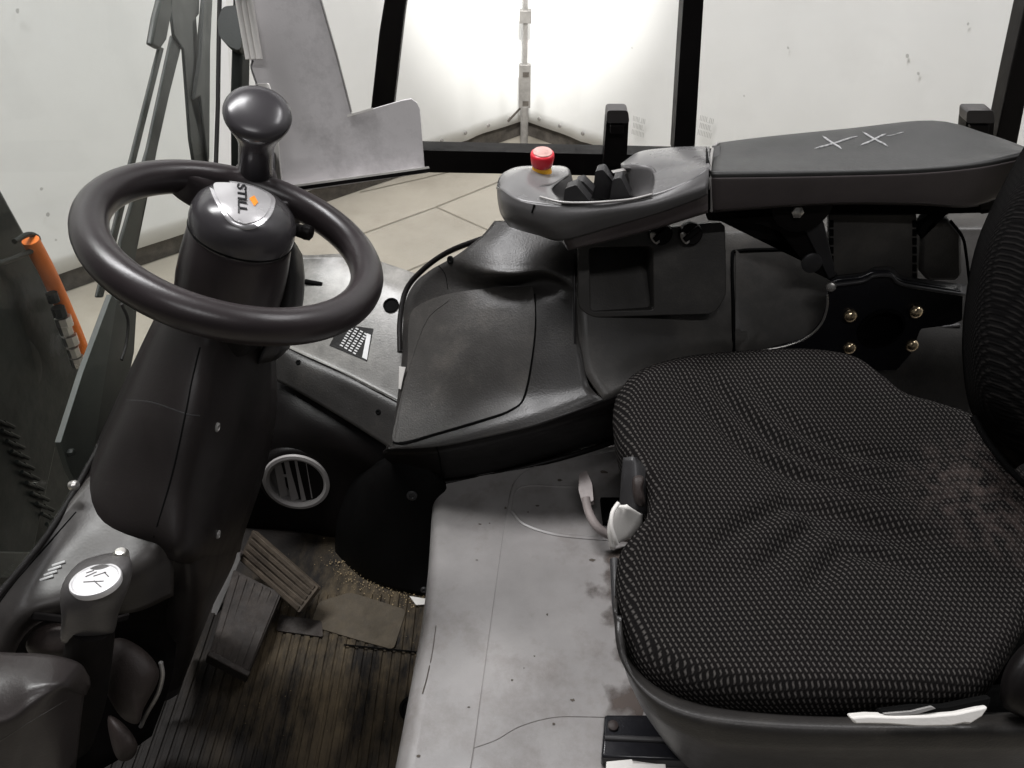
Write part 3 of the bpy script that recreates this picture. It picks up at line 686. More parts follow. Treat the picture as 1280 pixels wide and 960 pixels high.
# ================================================================== FOOTWELL
quad('cab_floor', [(-.75, .3, -.002), (.9, .3, -.002), (.9, 1.36, -.002), (-.75, 1.36, -.002)], M['shadow'], kind='structure')
fm = thing('floor_mat', 'ribbed dark rubber floor mat worn brown in the footwell', 'floor mat', (-.35, .75, 0))
M['mat'] = mat('mat_rubber', (.0075, .006, .005), .65, spec=.15, var=.5, vscale=14, bump=.4, bscale=160, dirt=(.085, .064, .038), dirt_amt=1.0, dscale=8, dlo=.42, dhi=.62, wear_sheen=(-.24, .78, 0, .34), stretch=(1.8, .7, 1))
box('mat_sheet', (-.36, .72, .003), (.62, .76, .006), M['mat'], fm)
ribs = None
for i in range(33):
    x = -.655 + i * .0164; y1 = .985 if x < -.29 else .915
    bm = bmesh.new(); bmesh.ops.create_cube(bm, size=1)
    if ribs is None:
        bmesh.ops.transform(bm, matrix=Matrix.Diagonal((.0110, .56, .0028, 1)), verts=bm.verts)
        ribs = bm_obj('rib', bm, M['mat'], fm, bevel=.0012); ro = ribs
    else:
        bm.free(); ro = ribs.copy(); COL.objects.link(ro)
    ro.location = Vector((x, .60 - .001 * (i % 3), .0075)) 
    ro.parent = fm; ro.matrix_parent_inverse = Matrix.Translation(-fm.location)
slab('worn_patch', rounded([z_(u, v, .011) for u, v in ((398, 752), (438, 740), (508, 762), (492, 812), (448, 800), (388, 782))], .01), M['tan'], fm, .004, .001, direction=Vector((0, 0, -1)))
slab('cross_bar', rounded([z_(u, v, .012) for u, v in ((350, 768), (402, 776), (404, 796), (345, 788))], .005), M['pedald'], fm, .006, .002, direction=Vector((0, 0, -1)))
slab('far_strip', rounded([z_(u, v, .004) for u, v in ((300, 655), (428, 672), (440, 715), (395, 742), (340, 700))], .004), mat('dirty_brown_sheet', (.075, .053, .037), .8, var=.4, bump=.3, dirt=(.12, .09, .06), dirt_amt=.5, dscale=20), fm, .004, 0, direction=Vector((0, 0, -1)))
tube('mat_seam', [z_(430, 806, .0125), z_(530, 816, .0125)], .0015, M['gap'], fm, n=6)
lathe('mat_hole', [(.022, 0), (.022, .003), (.017, .0035), (.016, .001), (0, .001)], z_(516, 886, .0105), (0, 0, 1), M['gap'], fm, n=30)
# sandy crumbs: nobody could count them
bm = bmesh.new(); rnd = random.Random(3)
def crumb(u, v, s, z=.010):
    p = z_(u, v, z); mtx = Matrix.Translation(p) @ Matrix.Rotation(rnd.random() * 6, 4, 'Z') @ Matrix.Diagonal((s, s * rnd.uniform(.4, 1), s * .5, 1))
    bmesh.ops.create_icosphere(bm, subdivisions=1, radius=1, matrix=mtx)
for _ in range(480):
    a = rnd.random(); u = 410 + a * 128 + rnd.gauss(0, 11); v = 690 + (a ** .6) * 58 + rnd.gauss(0, 10); crumb(u, v, rnd.uniform(.0005, .0017))
for _ in range(60): crumb(rnd.uniform(300, 535), rnd.uniform(690, 930), rnd.uniform(.0004, .001))
bm_obj('crumbs', bm, M['sand'], kind='stuff')
ps = thing('paper_scrap', 'torn white paper scrap on the footwell floor under the black box', 'scrap', z_(532, 752, .012))
slab('scrap', [z_(u, v, .014) for u, v in ((512, 745), (530, 748), (551, 746), (552, 753), (540, 755), (520, 756))], M['white'], ps, .002, 0, direction=Vector((0, 0, -1)))
# pedals
def pedal(name, label, quadpx, m, nrib, thick, lenw):
    t = thing(name, label, 'pedal', quadpx[0])
    A, B, C_, D = quadpx    # A-B far/top edge, D-C near edge
    slab('pad', rounded([A, B, C_, D], .004), M[m], t, thick, .002)
    n = (B - A).cross(D - A).normalized()
    if n.dot(CAM - A) < 0: n = -n
    for i in range(nrib):
        s = (i + .5) / nrib; p, q = A.lerp(B, s), D.lerp(C_, s); p, q = p.lerp(q, .03), p.lerp(q, .97); wv = (B - A).normalized() * (B - A).length / nrib * .33
        slab('tread_rib', [p - wv + n * .0025, p + wv + n * .0025, q + wv + n * .0025, q - wv + n * .0025], M[m], t, .0035, .0008, direction=-n)
    return t, n
t1, n_ = pedal('accelerator_pedal', 'upper brown worn ribbed pedal set diagonally below the round vent', [P(299, 700, 1.46), P(316, 662, 1.46), P(398, 734, 1.40), P(374, 766, 1.385)], 'pedal', 5, .012, 0)
t2, n_ = pedal('brake_pedal', 'lower darker ribbed pedal with a turned-up near edge', [P(292, 712, 1.44), P(352, 742, 1.41), P(308, 846, 1.31), P(260, 822, 1.31)], 'pedald', 6, .014, 0)
slab('pad_lip', [P(258, 819, 1.30), P(310, 846, 1.30), P(307, 854, 1.325), P(256, 828, 1.325)], M['pedald'], t2, .01, .002)
tube('pedal_lever', [P(262, 770, 1.5), P(285, 715, 1.47), P(298, 690, 1.45)], .009, M['boot'], t1)
slab('pedal_bracket', [P(u, v, 1.44) for u, v in ((284, 690), (300, 682), (300, 700), (262, 790), (256, 796))], M['galv'], t1, .004, .001)

# ================================================================== FRONT CONSOLE with vent
fc = thing('front_console', 'dark front footwell console with screwed panel between wheel and side console', 'console', P(420, 560, 1.45))
M['lit'] = M['console']
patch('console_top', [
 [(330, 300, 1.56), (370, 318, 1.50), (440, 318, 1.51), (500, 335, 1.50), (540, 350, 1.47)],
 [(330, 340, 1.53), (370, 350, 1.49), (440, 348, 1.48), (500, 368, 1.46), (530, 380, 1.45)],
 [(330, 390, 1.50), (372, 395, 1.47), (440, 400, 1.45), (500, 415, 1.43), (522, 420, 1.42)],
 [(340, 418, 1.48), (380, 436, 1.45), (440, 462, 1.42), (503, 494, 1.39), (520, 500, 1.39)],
 [(338, 424, 1.475), (378, 443, 1.445), (438, 470, 1.415), (501, 502, 1.385), (516, 510, 1.385)]], M['dustsheen'], fc, k=6)
patch('screwed_panel', [
 [(336, 414, 1.49), (376, 434, 1.465), (437, 462, 1.435), (500, 493, 1.405), (514, 500, 1.405)],
 [(336, 430, 1.472), (376, 448, 1.444), (437, 476, 1.414), (500, 508, 1.384), (512, 514, 1.384)],
 [(340, 450, 1.465), (378, 468, 1.435), (436, 500, 1.41), (496, 535, 1.38), (508, 540, 1.38)],
 [(342, 474, 1.46), (376, 492, 1.435), (430, 524, 1.41), (490, 562, 1.38), (504, 570, 1.38)]], M['console'], fc, k=6)
patch('lower_wall', [
 [(342, 466, 1.49), (376, 485, 1.465), (428, 517, 1.44), (486, 552, 1.415), (510, 562, 1.41)],
 [(335, 510, 1.47), (370, 525, 1.445), (420, 550, 1.43), (470, 580, 1.43), (500, 600, 1.43)],
 [(318, 565, 1.475), (360, 570, 1.462), (410, 585, 1.468), (450, 600, 1.475), (500, 620, 1.48)],
 [(305, 640, 1.565), (360, 642, 1.55), (410, 652, 1.53), (440, 660, 1.53), (500, 670, 1.53)],
 [(300, 662, 1.60), (355, 664, 1.595), (405, 671, 1.58), (440, 676, 1.575), (500, 690, 1.56)]], M['black'], fc, k=6)
for u, v in ((373, 453), (473, 515)): screw('screwed_panel', u, v, .005, M['gap'], fc)
p, n = on('console_top', 489, 382)
lathe('socket', [(.0145, .0), (.0145, .003), (.012, .0035), (.011, .001), (0, .001)], p, n, M['gap'], fc, n=28)
p, n = on('console_top', 395, 352); tube('handle_hole', [p - RT * .02, p + RT * .012 - UP * .006], .005, M['gap'], fc)
# rating label printed with a grid of figures
lp = [on('console_top', u, v, .0012)[0] for u, v in ((424, 420), (441, 402), (466, 432), (460, 447))]
slab('rating_label', [on('console_top', u, v, .0008)[0] for u, v in ((412, 432), (425, 405), (467, 411), (459, 452))], M['black'], fc, .001, 0)
for i in range(9):
    for j in range(4):
        u, v = 425 + j * 5.4 + i * 1.1 * 1.6, 432 - i * 3.0 + j * 3.2 + (0)
        a = on('console_top', u, v, .0016)[0]; b = on('console_top', u + 3.6, v + 1.8, .0016)[0]; c = on('console_top', u + 4.3, v + .4, .0016)[0]; d = on('console_top', u + .8, v - 1.4, .0016)[0]
        if None not in (a, b, c, d): quad('figure', [a, b, c, d], M['printw'], fc)
a, b, c, d = [on('console_top', u, v, .0016)[0] for u, v in ((453, 447), (459, 450), (464, 419), (459, 417))]
quad('label_bar', [a, b, c, d], M['printw'], fc)
# air vent
vc = P(371, 602, 1.485); vn = Vector((.03, -1, .17)).normalized()
av = thing('air_vent', 'round grey-ringed air vent with tilted slats above the pedals', 'vent', vc)
upv = Vector((0, 0, 1))
rr_ = .064
lathe('ring', [(rr_ * .78, -.012), (rr_ * .78, .003), (rr_ * .86, .006), (rr_ * .95, .005), (rr_, -.002), (rr_, -.012)], vc, vn, M['vent'], av, n=64, upv=upv)
lathe('back', [(rr_ * .8, -.05), (rr_ * .8, -.045), (0, -.045)], vc, vn, M['gap'], av, n=40)
lathe('bezel', [(rr_ * 1.2, -.05), (rr_ * 1.16, -.012), (rr_ * 1.1, -.003), (rr_ * .99, .001), (rr_ * .9, .0), (rr_ * .86, -.04)], vc, vn, M['black'], av, n=48)
vb, va = frame_for(vn, upv)
for i, s in enumerate((-.60, -.22, .16, .54)):
    hgt = rr_ * .78 * math.sqrt(1 - s * s) * .98; c = vc + vb * s * rr_ * .8 - vn * .006
    rot = Matrix((vb, va, vn)).transposed() @ Matrix.Rotation(math.radians(36), 3, 'Y')
    box('slat', c, (.015, hgt * 2, .0024), M['vent'], av, rot, .0006)
    box('slat_peg', c - vn * .004 + va * .008 + vb * .006, (.012, .006, .006), M['vent'], av, Matrix((vb, va, vn)).transposed(), .001)

# ================================================================== SIDE CONSOLE
co = thing('side_console', 'large charcoal moulded side console with storage tray beyond the seat', 'console', P(700, 500, 1.3))
patch('console_body', [
 [(618, 276, 1.325), (650, 276, 1.310), (672, 280, 1.305), (692, 284, 1.303), (724, 290, 1.30)],
 [(605, 292, 1.317), (628, 297, 1.300), (658, 301, 1.292), (686, 305, 1.289), (722, 308, 1.288)],
 [(592, 303, 1.315), (616, 312, 1.294), (652, 317, 1.282), (686, 319, 1.282), (722, 328, 1.284)],
 [(578, 314, 1.319), (606, 328, 1.290), (644, 333, 1.274), (684, 331, 1.276), (721, 346, 1.283)],
 [(566, 322, 1.329), (600, 340, 1.292), (640, 344, 1.272), (683, 340, 1.275), (720, 356, 1.282)],
 [(553, 329, 1.342), (598, 351, 1.318), (640, 352, 1.318), (686, 350, 1.305), (720, 366, 1.282)],
 [(536, 339, 1.36), (592, 359, 1.332), (642, 359, 1.330), (686, 360, 1.305), (720, 376, 1.281)],
 [(517, 356, 1.375), (582, 369, 1.335), (645, 367, 1.313), (684, 374, 1.296), (721, 392, 1.279)],
 [(505, 385, 1.385), (575, 395, 1.332), (645, 395, 1.303), (684, 402, 1.290), (722, 415, 1.275)],
 [(503, 440, 1.375), (572, 450, 1.320), (638, 450, 1.295), (682, 450, 1.279), (728, 448, 1.265)],
 [(497, 495, 1.355), (565, 500, 1.313), (625, 497, 1.287), (680, 490, 1.270), (735, 478, 1.26)],
 [(488, 554, 1.32), (548, 546, 1.29), (620, 529, 1.265), (680, 514, 1.255), (745, 492, 1.25)],
 [(482, 562, 1.32), (548, 558, 1.285), (620, 544, 1.262), (684, 528, 1.252), (755, 500, 1.25)]], M['console'], co, k=6, thick=.006)
# under-roll sweeping down to the engine cover
patch('under_roll', [
 [(482, 562, 1.322), (548, 558, 1.287), (646, 538, 1.257), (755, 500, 1.252), (850, 462, 1.30), (1000, 440, 1.36)],
 [(478, 568, 1.335), (548, 566, 1.30), (650, 548, 1.275), (765, 512, 1.27), (860, 475, 1.32), (1000, 452, 1.38)],
 [(485, 576, 1.37), (551, 578, 1.35), (654, 558, 1.36), (775, 526, 1.37), (870, 495, 1.4), (1000, 480, 1.42)],
 [(505, 590, 1.42), (553, 602, 1.43), (654, 583, 1.46), (775, 548, 1.50), (880, 520, 1.53), (1000, 520, 1.55)]], M['black'], co, k=6, thick=.005)
seam('under_roll', [(540, 552), (548, 566), (553, 600)], parent=co, r=.0016)
tube('foot_seal', [P(553, 604, 1.425), P(600, 597, 1.44), P(654, 585, 1.455), P(715, 569, 1.47), P(776, 550, 1.495), P(820, 540, 1.51)], .005, M['black'], co, k=4)
tube('edge_trim', [P(640, 286, 1.36), P(598, 300, 1.365), (P(560, 315, 1.40)), P(530, 336, 1.42), P(508, 362, 1.43), P(500, 400, 1.42), P(500, 440, 1.40)], .005, M['black'], co, k=5)
# side wall behind the seat
patch('side_wall', [
 [(712, 268, 1.40), (800, 266, 1.42), (900, 264, 1.42), (1050, 266, 1.43), (1300, 262, 1.44)],
 [(716, 284, 1.33), (800, 282, 1.345), (900, 284, 1.355), (1050, 283, 1.36), (1300, 280, 1.37)],
 [(721, 302, 1.290), (800, 296, 1.33), (900, 300, 1.34), (1050, 298, 1.35), (1300, 296, 1.36)],
 [(721, 360, 1.282), (800, 360, 1.305), (900, 358, 1.33), (1050, 355, 1.345), (1300, 350, 1.355)],
 [(723, 418, 1.2745), (800, 405, 1.29), (900, 402, 1.32), (1050, 400, 1.34), (1300, 396, 1.35)],
 [(731, 463, 1.2625), (800, 440, 1.28), (900, 425, 1.31), (1050, 440, 1.34), (1300, 450, 1.35)],
 [(755, 500, 1.250), (830, 466, 1.29), (920, 447, 1.33), (1050, 500, 1.40), (1300, 540, 1.42)]], M['wall'], co, k=6, thick=.005)
# dark backing behind the crack beside the side wall
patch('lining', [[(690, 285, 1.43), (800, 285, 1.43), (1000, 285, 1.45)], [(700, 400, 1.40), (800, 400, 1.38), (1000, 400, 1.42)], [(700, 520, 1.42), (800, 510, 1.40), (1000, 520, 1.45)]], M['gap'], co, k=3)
# raised lid
lid_px = [(520, 385), (560, 368), (610, 362), (655, 360), (667, 366), (668, 420), (656, 492), (640, 512), (600, 526), (545, 542), (508, 552), (492, 550), (497, 520), (510, 460), (512, 410)]
KB = ['console_body', 'side_wall', 'under_roll']
def lifted(name, px, m, key, lift, par, k=5, grid=(1, .9, .7, .45, .2), depth=.004):
    pc = catmull([Vector((a, b, 0)) for a, b in px], k, True); c = sum(pc, Vector()) / len(pc); bm = bmesh.new(); rings = []
    for s in grid:
        rg = []
        for q in pc:
            x = c + (q - c) * s; p, n = on(key, x.x, x.y, lift)
            if p is None: p = rg[-1].co.copy() if rg else on(key, c.x, c.y, lift)[0]
            rg.append(bm.verts.new(p))
        rings.append(rg)
    low = [bm.verts.new(v.co + (v.co - CAM).normalized() * depth) for v in rings[0]]; rings.insert(0, low)
    for A, B in zip(rings, rings[1:]):
        for j in range(len(A)): bm.faces.new((A[j - 1], A[j], B[j], B[j - 1]))
    bm.faces.new(rings[-1]); return bm_obj(name, bm, m, par, ang=50, bevel=0)
lid = lifted('lid', lid_px, M['dust'], 'console_body', .003, co, depth=.006)
seam('console_body', [(668, 368), (668, 420), (657, 490), (640, 512), (600, 527), (545, 543), (508, 554), (492, 553)], parent=co, r=.0022, lift=.0006)
seam('console_body', [(495, 548), (503, 500), (516, 450), (535, 400), (562, 376)], parent=co, r=.0009, m=M['dust'], lift=.003)
seam('console_body', [(546, 330), (556, 342), (560, 362)], parent=co, r=.001)
seam('console_body', [(718, 330), (718, 380), (719, 430)], parent=co, r=.002, m=M['black'], lift=0)
screw(KB, 563, 325, .007, M['gap'], co)
# vertical flutes between the lid and the tray
for i, u in enumerate((684, 702)):
    w_ = [on('console_body', u + dx, v, -.0012)[0] for dx, v in ((0, 425), (2, 450), (3, 472), (0, 490))]
    0 and tube('flute', catmull(w_, 4), [.001] + [.0045] * (len(catmull(w_, 4)) - 2) + [.001], M['console'], co, n=10)
# tray unit
TP, TN = P(812, 340, 1.268), Vector((-.03, -.90, .42))
def tp(u, v, off=0): return Pn(u, v, TP, TN) + TN.normalized() * off
def ang_sample(pts, n, c):
    # points on a closed outline at equal steps of arc, started near angle 0 about c
    L_ = [(pts[i] - pts[i - 1]).length for i in range(len(pts))]; tot = sum(L_); out = []
    st = max(range(len(pts)), key=lambda i: (pts[i] - c).dot(Vector((1, 0, -.6))))
    pts = pts[st:] + pts[:st]; acc = 0; i = 0; seg = [(pts[(j + 1) % len(pts)] - pts[j]).length for j in range(len(pts))]
    for q in range(n):
        d = tot * q / n
        while acc + seg[i] < d: acc += seg[i]; i += 1
        out.append(pts[i].lerp(pts[(i + 1) % len(pts)], (d - acc) / max(seg[i], 1e-9)))
    return out
tr_out = rounded([tp(722, 296), tp(905, 276), tp(907, 368), tp(893, 391), tp(740, 396), tp(722, 384)], .012)
tc_ = tp(775, 348)
tr_in = rounded([tp(736, 309), tp(815, 307), tp(816, 386), tp(738, 388)], .006)
def by_angle(pts, c, n=64):
    b_, a_ = frame_for(TN); out = []
    for q in range(n):
        an = 2 * math.pi * q / n; d = b_ * math.cos(an) + a_ * math.sin(an); best = None
        for i in range(len(pts)):
            p, r = pts[i - 1] - c, pts[i] - pts[i - 1]
            pu, pv, ru, rv = p.dot(b_), p.dot(a_), r.dot(b_), r.dot(a_); du, dv = d.dot(b_), d.dot(a_)
            det = du * -rv + dv * ru
            if abs(det) < 1e-12: continue
            t_ = (pu * -rv + pv * ru) / det; s_ = (du * pv - dv * pu) / det
            if t_ > 0 and -1e-6 <= s_ <= 1 + 1e-6: best = max(best or 0, t_)
        out.append(c + d * (best or .01))
    return out
O_ = by_angle(tr_out, tc_, 120); I_ = by_angle(tr_in, tc_, 120)
TD = -TN.normalized()
# raised frame round the unit, then the unit itself with the tray recess
lowO = [p - TD * .009 for p in O_]
ring_plate('tray_frame', [c + (p - c) * 1.0 for p, c in zip(lowO, [tc_] * 120)], [p - TD * .009 for p in I_], M['wall'], co, .03, TD, .0035)
bm = bmesh.new(); tops = [bm.verts.new(p - TD * .006) for p in I_]; bots = [bm.verts.new(tc_ + (p - tc_) * .92 + TD * .075 - UP * .004) for p in I_]
for j in range(120): bm.faces.new((tops[j - 1], tops[j], bots[j], bots[j - 1]))
bm.faces.new(bots); 
for f in bm.faces: f.normal_flip()
tro = bm_obj('tray', bm, M['console'], co); tro.modifiers.new('thickness', 'SOLIDIFY').thickness = .002; tro.modifiers['thickness'].offset = 1
0 and tube('tray_outline', [p - TD * .001 for p in [tp(720, 300), tp(720, 384), tp(728, 396), tp(742, 399), tp(893, 394), tp(909, 370), tp(910, 300)]], .0022, M['gap'], co, k=3)
# two rotary switches under the armrest
for u in (824, 861):
    sw_p = tp(u, 291, .013)
    k_ = lathe('rotary_switch', [(.018, -.012), (.018, .004), (.016, .007), (0, .007)], sw_p, TN, M['black'], co, n=32)
    box('switch_grip', sw_p + TN.normalized() * .010, (.009, .030, .012), M['black'], k_, basis(TN) @ Matrix.Rotation(math.radians(-50), 3, 'Z'), .002)
    b_, a_ = frame_for(TN)
    pts = [sw_p + TN.normalized() * .0085 + b_ * math.cos(q) * .0125 + a_ * math.sin(q) * .0125 for q in [math.radians(a) for a in range(165, 262, 12)]]
    tube('switch_mark', pts, [.0006] + [.0048] * (len(pts) - 2) + [.0006], M['white'], k_, n=8)
# hatch
hatch_px = [(918, 320), (960, 316), (1030, 314), (1045, 330), (1046, 430), (1000, 446), (940, 448), (919, 446)]
lifted('hatch', [(919, 322), (922, 318), (960, 316), (1030, 315), (1044, 318), (1046, 380), (1040, 440), (1000, 444), (940, 444), (920, 440)], M['wall'], 'side_wall', .004, co, k=3)
seam('side_wall', [(1048, 311), (960, 312), (922, 314), (915, 322), (916, 380), (917, 445)], parent=co, r=.003, lift=.001, k=3)

tg = thing('plastic_tag', 'small white plastic tag stuck at the left edge of the side console', 'tag', P(501, 470, 1.36))
slab('tag', [P(u, v, 1.352) for u, v in ((499, 458), (507, 459), (504, 472), (501, 487), (498, 486))], M['white'], tg, .003, .0005)
# ================================================================== BLACK FOOTWELL BOX
M['gap2'] = mat('matt_black_cover', (.0022, .002, .002), .6, spec=.12, bump=.1)
fb = thing('footwell_box', 'matt black rounded housing with round screw at the corner of the footwell', 'housing', P(490, 740, 1.5))
patch('housing', [
 [(452, 588, 1.49), (482, 572, 1.40), (510, 566, 1.365), (553, 600, 1.40), (556, 602, 1.47)],
 [(430, 606, 1.51), (458, 606, 1.43), (500, 604, 1.385), (556, 618, 1.41), (560, 620, 1.48)],
 [(421, 650, 1.52), (450, 652, 1.45), (500, 656, 1.42), (556, 660, 1.43), (560, 662, 1.5)],
 [(419, 692, 1.55), (450, 698, 1.48), (500, 704, 1.45), (552, 706, 1.46), (560, 710, 1.52)],
 [(424, 710, 1.56), (455, 724, 1.50), (500, 740, 1.475), (548, 748, 1.47), (560, 752, 1.53)]], M['gap2'], fb, k=6, thick=.005)
tube('base_edge', [P(421, 706, 1.555), P(438, 721, 1.52), P(470, 736, 1.49), P(510, 746, 1.475), P(550, 752, 1.465)], .004, M['black'], fb, k=4)
screw('housing', 515, 619, .0095, M['darkgrey'], fb, h=.004); screw('housing', 530, 737, .006, M['darkgrey'], fb, h=.004)

# ================================================================== ENGINE COVER
ec_ = thing('engine_cover', 'pale grey painted cover under the seat with stains and a pressed outline', 'cover', z_(640, 760, .2))
CZ = .2
edge = [(553, 600), (550, 640), (547, 700), (541, 760), (530, 830), (518, 900), (505, 975), (490, 1080)]
rows = []
for (u, v) in edge:
    e = z_(u + 4, v, CZ); y = e.y
    rows.append([Vector((e.x - .022 + dx, y, CZ + dz)) for dx, dz in ((0, -.2), (0, -.10), (0, -.05), (0, -.026), (.0019, -.0161), (.0073, -.0076), (.0154, -.002), (.025, 0), (.035, 0), (.05, 0))] + [Vector((x_, y, CZ)) for x_ in (e.x + .05, e.x + .09, e.x + .16, e.x + .3, e.x + .6, 1.0)])
far = [Vector((r.x, y_, r.z)) for r, y_ in zip(rows[0], [1.0] * 10 + [1.01, 1.02, 1.06, 1.12, 1.2, 1.2])]
rows.insert(0, far)
patch('cover_sheet', rows, M['cover'], ec_, k=6, thick=.006)
# raised inner field (its edge is the pressed outline)
infl = [(780, 557), (730, 565), (680, 578), (650, 594), (636, 620), (630, 665), (622, 730), (612, 800), (602, 870), (592, 940), (580, 1010), (900, 1010), (1250, 1010), (1300, 800), (1200, 600), (1000, 540)]
bm = bmesh.new(); pc = [z_(a, b, CZ + .003) for a, b in infl[:3]] 
pc = rounded([z_(a, b, CZ + .0028) for a, b in ((1300, 530), (900, 535), (645, 588), (632, 640), (588, 960), (570, 1060), (1400, 1060))], .05, 8)
tp_ = [bm.verts.new(p) for p in pc]; lo_ = [bm.verts.new(Vector((p.x, p.y, CZ - .001))) for p in pc]
bm.faces.new(tp_)
for j in range(len(pc)): bm.faces.new((tp_[j - 1], tp_[j], lo_[j], lo_[j - 1]))
bm_obj('raised_field', bm, M['cover'], ec_, bevel=.0022, smooth=True, seg=3)
seam_m = mat('pressed_line_grey', (.17, .158, .15), .7, bump=0, var=.4, vscale=60)  # darker grey along the pressed lines
ol = [z_(a, b, CZ + .0004) for a, b in ((800, 553), (730, 565), (690, 575), (660, 588), (641, 606), (634, 640), (627, 690), (619, 750), (610, 820), (601, 880), (590, 950), (580, 1000))]
tube('pressed_line', catmull(ol, 5), .0009, seam_m, ec_, n=6)
tube('pressed_line', catmull([z_(a, b, CZ + .0030) for a, b in ((592, 935), (620, 925), (650, 908), (690, 897), (730, 896), (790, 898))], 5), .0006, seam_m, ec_, n=6)
tube('ridge', catmull([z_(a, b, CZ + .001) for a, b in ((640, 640), (645, 615), (662, 608), (700, 609), (735, 610))], 5), .003, M['cover'], ec_, n=8)
tube('ridge', catmull([z_(a, b, CZ + .001) for a, b in ((640, 640), (655, 656), (690, 668), (730, 673), (775, 676))], 5), .0045, M['cover'], ec_, n=8)
stain = mat('brown_stain', (.075, .062, .05), .7, var=.5, vscale=60, bump=.2)
def splat(u, v, r, seed, z=CZ + .0034, sx=1, par=ec_, m=None):
    bm = bmesh.new(); c = z_(u, v, z); n = 16; vs = []
    for i in range(n):
        a = 2 * math.pi * i / n; q = r * (1 + .55 * noise.noise(Vector((math.cos(a) * 1.5 + seed, math.sin(a) * 1.5, seed))))
        vs.append(bm.verts.new(c + Vector((math.cos(a) * q * sx, math.sin(a) * q, 0))))
    bm.faces.new(vs); return bm_obj('stain', bm, m or stain, par, smooth=False)
for i, (u, v, r, sx) in enumerate(((635, 751, .0038, 1), (684, 768, .0018, 1), (632, 635, .0025, 1), (660, 640, .0015, 1), (672, 632, .002, 1.6), (692, 905, .0018, 1), (640, 850, .0015, 1), (716, 875, .0022, 1.4), (700, 600, .003, 1.4), (755, 590, .004, 1.6), (740, 700, .0025, 2), (600, 655, .0015, 2), (612, 654, .0013, 1), (586, 884, .001, 2), (668, 820, .0012, 1), (655, 835, .001, 1), (596, 700, .001, 2), (523, 945, .002, 1.5))):
    splat(u, v, r, i * 3.7, z=CZ + (.0034 if u > 636 else .0006), sx=sx)
brown_fade = bpy.data.materials.new('brown_fade'); brown_fade.use_nodes = True; nt = brown_fade.node_tree; N = nt.nodes; L = nt.links
bs = N['Principled BSDF']; bs.inputs['Base Color'].default_value = (.085, .065, .055, 1); bs.inputs['Roughness'].default_value = .8
uvn = N.new('ShaderNodeUVMap'); uvn.uv_map = 'cloth'; nz = N.new('ShaderNodeTexNoise'); nz.inputs['Scale'].default_value = 26; nz.inputs['Detail'].default_value = 8
tcg = N.new('ShaderNodeTexCoord'); L.new(tcg.outputs['Object'], nz.inputs['Vector'])
sp = N.new('ShaderNodeSeparateXYZ'); L.new(uvn.outputs[0], sp.inputs[0])
m1 = N.new('ShaderNodeMath'); m1.operation = 'ADD'; L.new(sp.outputs[0], m1.inputs[0]); L.new(nz.outputs['Fac'], m1.inputs[1])
rp = N.new('ShaderNodeValToRGB'); rp.color_ramp.elements[0].position = .78; rp.color_ramp.elements[1].position = 1.25 if False else 1.0
rp.color_ramp.elements[1].color = (.8, .8, .8, 1)
L.new(m1.outputs[0], rp.inputs[0]); L.new(rp.outputs[0], bs.inputs['Alpha'])
def fade_sheet(name, px, z, par):
    """uv.x runs 0 at the clear border to .5 at the brown end"""
    me = bpy.data.meshes.new(name); vs = []; fs = []; uvs = []
    n = len(px)
    for i, (ua, ub, v) in enumerate(px):
        for j in range(9): s = j / 8; vs.append(tuple(z_(ua + (ub - ua) * s, v, z))); uvs.append((s * .62, 0))
    for i in range(n - 1):
        for j in range(8): a = i * 9 + j; fs.append((a, a + 9, a + 10, a + 1))
    me.from_pydata(vs, [], fs); lay = me.uv_layers.new(name='cloth')
    for l in me.loops: lay.data[l.index].uv = uvs[l.vertex_index]
    return link(name, me, brown_fade, par)
fade_sheet('brown_fade', [(735, 800, 668), (715, 800, 690), (700, 800, 730), (722, 800, 780), (728, 810, 830), (722, 810, 870), (726, 800, 905), (722, 800, 935)], CZ + .0036, ec_)  # brown tint, denser towards the seat
tube('scratch', [z_(545, 782, CZ + .0012), z_(541, 812, CZ + .0012), z_(538, 828, CZ + .0012)], .0005, stain, ec_, n=5)
tube('scratch', [z_(537, 832, CZ + .0012), z_(533, 850, CZ + .0012), z_(528, 867, CZ + .0012)], .0007, stain, ec_, n=5)
# grab loop and slot
gl = thing('release_handle', 'dusty pink-grey bent pipe handle lying on the engine cover beside the seat', 'handle', z_(735, 640, CZ))
tube('pipe', [P(732, 622, 1.30), P(736, 640, 1.29), P(746, 658, 1.28), P(762, 669, 1.285), P(785, 672, 1.30)], .0072, M['pinkgrey'], gl, k=5, n=14)
hx = [P(724, 592, 1.325), P(733, 588, 1.32), P(740, 604, 1.31), P(742, 626, 1.295), P(728, 630, 1.295), P(723, 612, 1.31)]
slab('grip', rounded(hx, .003), M['pinkgrey'], gl, .016, .004)
box('slot', z_(772, 640, CZ + .006), (.055, .055, .014), M['gap'], ec_, bevel=.001)
